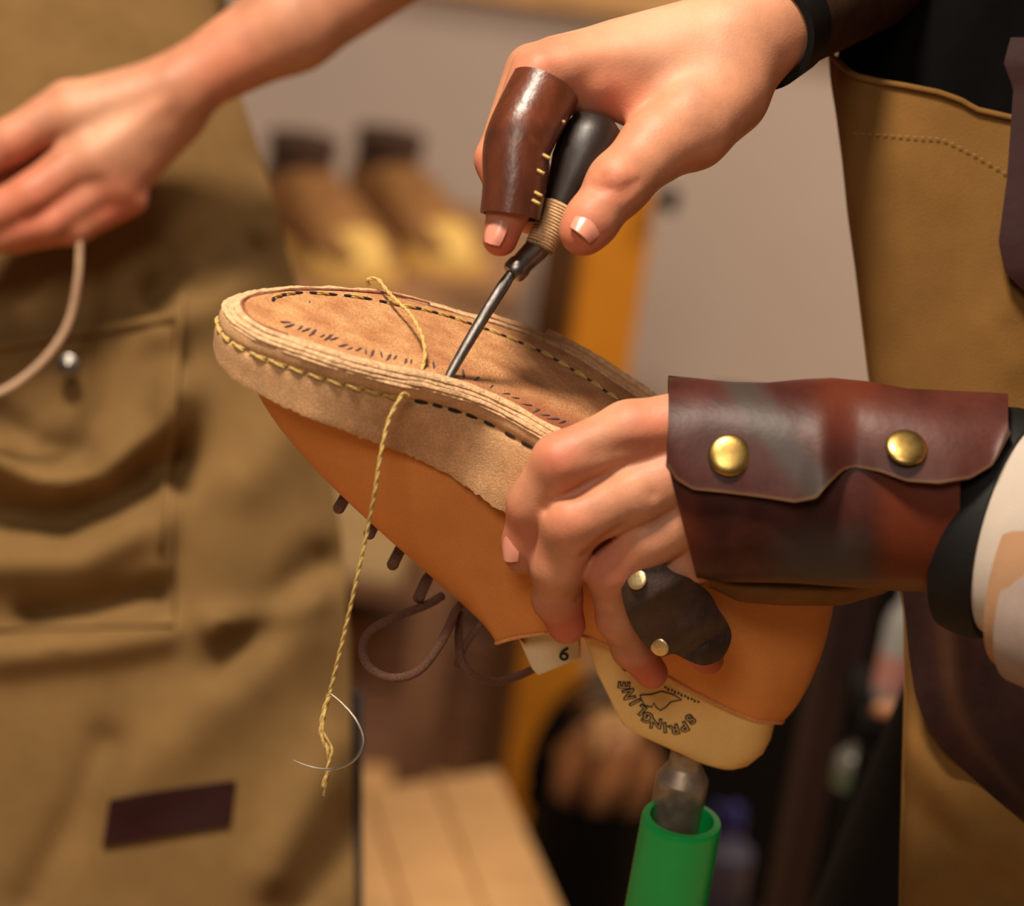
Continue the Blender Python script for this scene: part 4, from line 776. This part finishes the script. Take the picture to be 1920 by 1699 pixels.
# --- print on the last
def glyph(ch, size, m, c, xd, yd, parent, offset=0., lift=0., name='letter'):
    cv = bpy.data.curves.new('g', 'FONT'); cv.body = ch; cv.size = 1.; cv.align_x = 'CENTER'; cv.align_y = 'CENTER'; cv.offset = offset; cv.extrude = 0
    to = bpy.data.objects.new('g', cv); COL.objects.link(to); dg = bpy.context.evaluated_depsgraph_get(); me0 = to.evaluated_get(dg).to_mesh()
    v = np.array([x.co[:] for x in me0.vertices]).reshape(-1, 3); f = [tuple(p.vertices) for p in me0.polygons]; to.to_mesh_clear(); bpy.data.objects.remove(to)
    if not len(v): return
    nz = np.cross(xd, yd); q = np.asarray(c) + size * (v[:, :1] * xd + v[:, 1:2] * yd) + lift * nz
    mesh(name, q, f, m, parent, False)
DX = SA @ RM; DZ = SU @ RM; DN = -SW @ RM                # shoe directions in the world; DN points at the viewer
yF = 122
def on_face(px, py, y):          # photo pixel onto the flat near face of the last
    d = cu(px, py, 0) / F; n = SW; t = (y + SO @ n) / (d @ n); return d * t
word = 'SPRINGLINE'; arcpts = [(1298, 1338), (1288, 1358), (1272, 1366), (1256, 1366), (1239, 1360), (1218, 1348), (1202, 1330), (1192, 1317), (1180, 1301), (1171, 1285)]
stamp = None
arcpts = catmull([(1294, 1348)] + arcpts[1:], 10); ap = np.array([W(on_face(*p, yF)) for p in arcpts]); cen = W(on_face(1240, 1290, yF))
for ch, p in zip(word, ap):
    yd = p - cen; yd -= DN * (yd @ DN); yd /= np.linalg.norm(yd); xd = np.cross(yd, DN); xd /= np.linalg.norm(xd)
    glyph(ch, 31 * S, ink, p + DN * 2e-4, xd, yd, last, .075); glyph(ch, 31 * S, last_m, p + DN * 3.5e-4, xd, yd, last, -.02, name='letter_fill')
shape = [(1200, 1303), (1222, 1302), (1240, 1296), (1262, 1302), (1278, 1312), (1258, 1316), (1248, 1326), (1238, 1332), (1230, 1326), (1226, 1318), (1222, 1326), (1208, 1322), (1202, 1310), (1200, 1303)]
tube('stamp_outline', [W(on_face(*p, yF)) + DN * 2e-4 for p in shape], 1.3 * S, ink, last, 6)
for q in range(11):
    a = W(on_face(1246 + 6.2 * q, 1288 + 2.7 * q, yF)) + DN * 3e-4; tube('stamp_lettering', [a, a + DX * 3.2 * S + DZ * (3 if q % 2 else 0) * S], 2.0 * S, ink, last, 6)
tube('stamp_lettering', [W(on_face(1166, 1250, yF)) + DN * 2e-4, W(on_face(1174, 1257, yF)) + DN * 2e-4], 3 * S, ink, last, 6)
yd = -DZ * .93 + DX * .35; yd /= np.linalg.norm(yd)
upv = (W(cu(1062, 1205, 0)) - W(cu(1054, 1245, 0))); upv -= DN * (upv @ DN); upv /= np.linalg.norm(upv)
glyph('6', 42 * S, ink, W(on_face(1058, 1227, 138)) + DN * 3e-4, np.cross(upv, DN) / np.linalg.norm(np.cross(upv, DN)), upv, last, .02, name='size_number')
# ------------------------------------------------------------------ stand (last jack)
jack = empty('last_stand', P(1279, 1533, 400)); tag(jack, 'steel peg in a bright green plastic tube holding up the shoe last', 'stand')
pegp = shw([[843, 215, 585]])[0]; top_z = None
DOWN = np.array([0., 0, -1.])
pt0 = P(1287, 1420, 425); ax = P(1249, 1699, 480) - P(1279, 1533, 400); ax /= np.linalg.norm(ax)
lathe('steel_pin', pt0 - ax * .004, pt0 + ax * .075, [(0, 34 * S), (.09, 34 * S), (.098, 35 * S), (.18, 53 * S), (.19, 54 * S), (1, 54 * S)], steel_d, jack, 64, False)
tz = P(1279, 1533, 400); nr = 90
prof = [(0, 66 * S), (.001, 73 * S), (.003, 80 * S), (.01, 82 * S)] + [(.01 + .99 * i / nr, (82 + (.7 if i % 2 else 0) + 5 * i / nr) * S) for i in range(1, nr + 1)]
a = tz; b = tz + ax * .14; L = .14; V = []; nn = 48
axn = ax; nx = np.cross(axn, [0, 1., 0]); nx /= np.linalg.norm(nx); ny = np.cross(axn, nx); an = np.linspace(0, 2 * math.pi, nn, endpoint=False); rg = np.cos(an)[:, None] * nx + np.sin(an)[:, None] * ny
inner = [(.9, 64 * S), (.3, 65 * S), (.05, 65.5 * S)]
V = np.vstack([a + axn * L * t + r * rg for t, r in inner + prof]); mesh('green_tube', V, grid_faces(len(inner + prof), nn, True), green, jack)
lathe('stand_column', b, np.array([b[0] + ax[0] * .75, b[1] + ax[1] * .75, 0.]), [(0, 60 * S), (.9, 60 * S), (.97, .03), (.985, .12), (1, .13)], steel_d, jack, 32)
# ------------------------------------------------------------------ thread and needle
thr = empty('waxed_thread', P(757, 742, -60)); tag(thr, 'pale yellow waxed thread crossing the sole and hanging down beside the shoe', 'thread')
def strand(name, pts, r, m=thread_m, parent=thr, n=120, twist=True):
    c = W([cu(*p) for p in catmull(pts, n)])
    if not twist: return tube(name, c, r * S, m, parent, 8)
    t = np.gradient(c, axis=0); t /= np.linalg.norm(t, axis=1)[:, None]; e1 = np.cross(t, CF); e1 /= np.linalg.norm(e1, axis=1)[:, None]; e2 = np.cross(t, e1)
    Ls = np.r_[0, np.cumsum(np.linalg.norm(np.diff(c, axis=0), axis=1))] / (24 * S); V = []; f = []; k0 = 0
    for ph in (0, math.pi):
        a = Ls * 2 * math.pi * .5 + ph; v, ff = tube_vf(c + (e1 * np.cos(a)[:, None] + e2 * np.sin(a)[:, None]) * r * .40 * S, r * .72 * S, 7); f += [tuple(i + k0 for i in q) for q in ff]; V.append(v); k0 += len(v)
    return mesh(name, np.vstack(V), f, m, parent)
hp = lambda x, y, z: (lambda v: (960 + F * v[0] / v[2], 849.5 - F * v[1] / v[2], v[2] - F))(sh(x, y, z + float(spring(x))))
strand('thread_over_sole', [hp(-178, 334, -2), hp(-186, 330, -14), hp(-170, 318, -26), hp(-150, 288, -24), hp(-128, 235, -30), hp(-98, 170, -38), hp(-70, 100, -34), hp(-54, 50, -20), hp(-50, 22, 0)], 3.6, n=150)
hx = hp(-78, -48, 45)
strand('hanging_thread', [(766, 744, hx[2] - 6), (757, 738, hx[2] - 16), (745, 755, hx[2] - 20), (728, 790, hx[2] - 22), (714, 850, hx[2] - 22), (703, 920, hx[2] - 10), (690, 990, hx[2] + 20), (668, 1090, hx[2] + 45), (645, 1190, hx[2] + 75), (622, 1285, hx[2] + 100), (617, 1304, hx[2] + 105)], 3.7, n=330)
zt = hx[2] + 105
strand('thread_tail', [(617, 1304, zt), (606, 1340, zt + 4), (603, 1375, zt + 2), (612, 1400, zt), (618, 1425, zt + 4), (614, 1450, zt + 8), (606, 1476, zt + 10)], 5.0, n=90)
strand('thread_tail', [(614, 1310, zt + 4), (607, 1345, zt - 5), (606, 1372, zt - 6), (620, 1398, zt - 4), (622, 1416, zt - 4), (614, 1436, zt), (613, 1455, zt + 2), (607, 1492, zt + 12)], 2.6, n=90)
needle = tube('curved_needle', W([cu(*p) for p in catmull([(612, 1299, zt - 3), (622, 1302, zt - 3), (645, 1322, zt - 8), (668, 1350, zt - 14), (681, 1380, zt - 18), (678, 1405, zt - 20), (660, 1428, zt - 20), (630, 1441, zt - 18), (600, 1442, zt - 14), (572, 1435, zt - 8), (549, 1425, zt - 2)], 70)]), np.r_[np.linspace(1.6, 3.0, 35), np.linspace(3., 2., 25), np.linspace(2, .5, 10)] * S, mat('needle_steel', srgb(190, 182, 172), .22, .05, 100, 0, metal=1.), None, 8)
tag(needle, 'thin curved steel needle looped round the end of the hanging thread', 'needle')
# ------------------------------------------------------------------ awl
awl = empty('sewing_awl', P(836, 707, -62)); tag(awl, 'steel awl with twine-bound dark handle piercing the shoe sole', 'awl')
tip = sh(3, 42, 1); tipw = W(tip); tz0 = tip[2] - F
f0 = P(958, 515, tz0 + 40); f1 = P(1012, 462, tz0 + 55)
V = []; nn = 14; cpts = np.linspace(tipw, P(962, 508, tz0 + 41), 24); tt = np.linspace(0, 1, 24)
dirv = cpts[-1] - cpts[0]; dirv /= np.linalg.norm(dirv); sx = np.cross(dirv, CF); sx /= np.linalg.norm(sx); sy = np.cross(dirv, sx); an = np.linspace(0, 2 * math.pi, nn, endpoint=False)
for t, c in zip(tt, cpts):
    rw = np.interp(t, [0, .05, .5, .85, 1], [7.5, 9, 11, 12, 9.5]); rt = np.interp(t, [0, .1, .6, 1], [3.5, 6, 9, 8]); bend = 2.5 * math.sin(math.pi * t)
    V.append(c + S * (sx * bend + (np.sign(np.cos(an)) * np.abs(np.cos(an)) ** .8 * rw)[:, None] * sx + (np.sin(an) * rt)[:, None] * sy))
mesh('blade', np.vstack(V), grid_faces(24, nn, True) + [tuple(range(nn))[::-1], tuple(range(23 * nn, 24 * nn))], steel, awl)
lathe('ferrule', f0, f1, [(0, 14 * S), (.02, 20 * S), (.1, 23.5 * S), (.3, 24 * S), (.38, 21.5 * S), (.95, 24.5 * S), (1, 23 * S)], steel, awl, 28)
h1 = P(1052, 385, tz0 + 62); h2 = P(1128, 222, tz0 + 100)
hp0 = f1 - (h1 - f1) * .05; nw = 26; d = h1 - hp0; Lw = np.linalg.norm(d)
lathe('twine_core', hp0, h1, [(0, 24 * S), (.3, 27 * S), (1, 31 * S)], mat('twine', srgb(200, 160, 116), .9, .15, 900, .4, 2200), awl, 20)
def helix(a, b, r0, r1, turns, n):
    d = b - a; ax_ = d / np.linalg.norm(d); e1 = np.cross(ax_, [0, 1., 0]); e1 /= np.linalg.norm(e1); e2 = np.cross(ax_, e1); t = np.linspace(0, 1, n)[:, None]; an = t * 2 * math.pi * turns; r = r0 + (r1 - r0) * t
    return a + d * t + r * (np.cos(an) * e1 + np.sin(an) * e2)
tube('twine_wrap', helix(hp0 + d * .04, h1, 25 * S, 32 * S, 15, 360), 3.6 * S, MATS['twine'], awl, 6)
tube('thread_collar', helix(f1 - d * .03, f1 + d * .02, 25 * S, 25.5 * S, 2.2, 60), 3.2 * S, mat('collar_thread', srgb(120, 92, 44), .8, .1, 400, .2, 900), awl, 6)
hd = mat('dark_handle', srgb(30, 18, 13), .45, .2, 100, .1, 300, stretch=(1, 1, .3))
lathe('handle', h1 - d * .15, h2, [(0, 28 * S), (.1, 34 * S), (.25, 42 * S), (.5, 56 * S), (.75, 60 * S), (.92, 50 * S), (1, 28 * S)], hd, awl, 28)
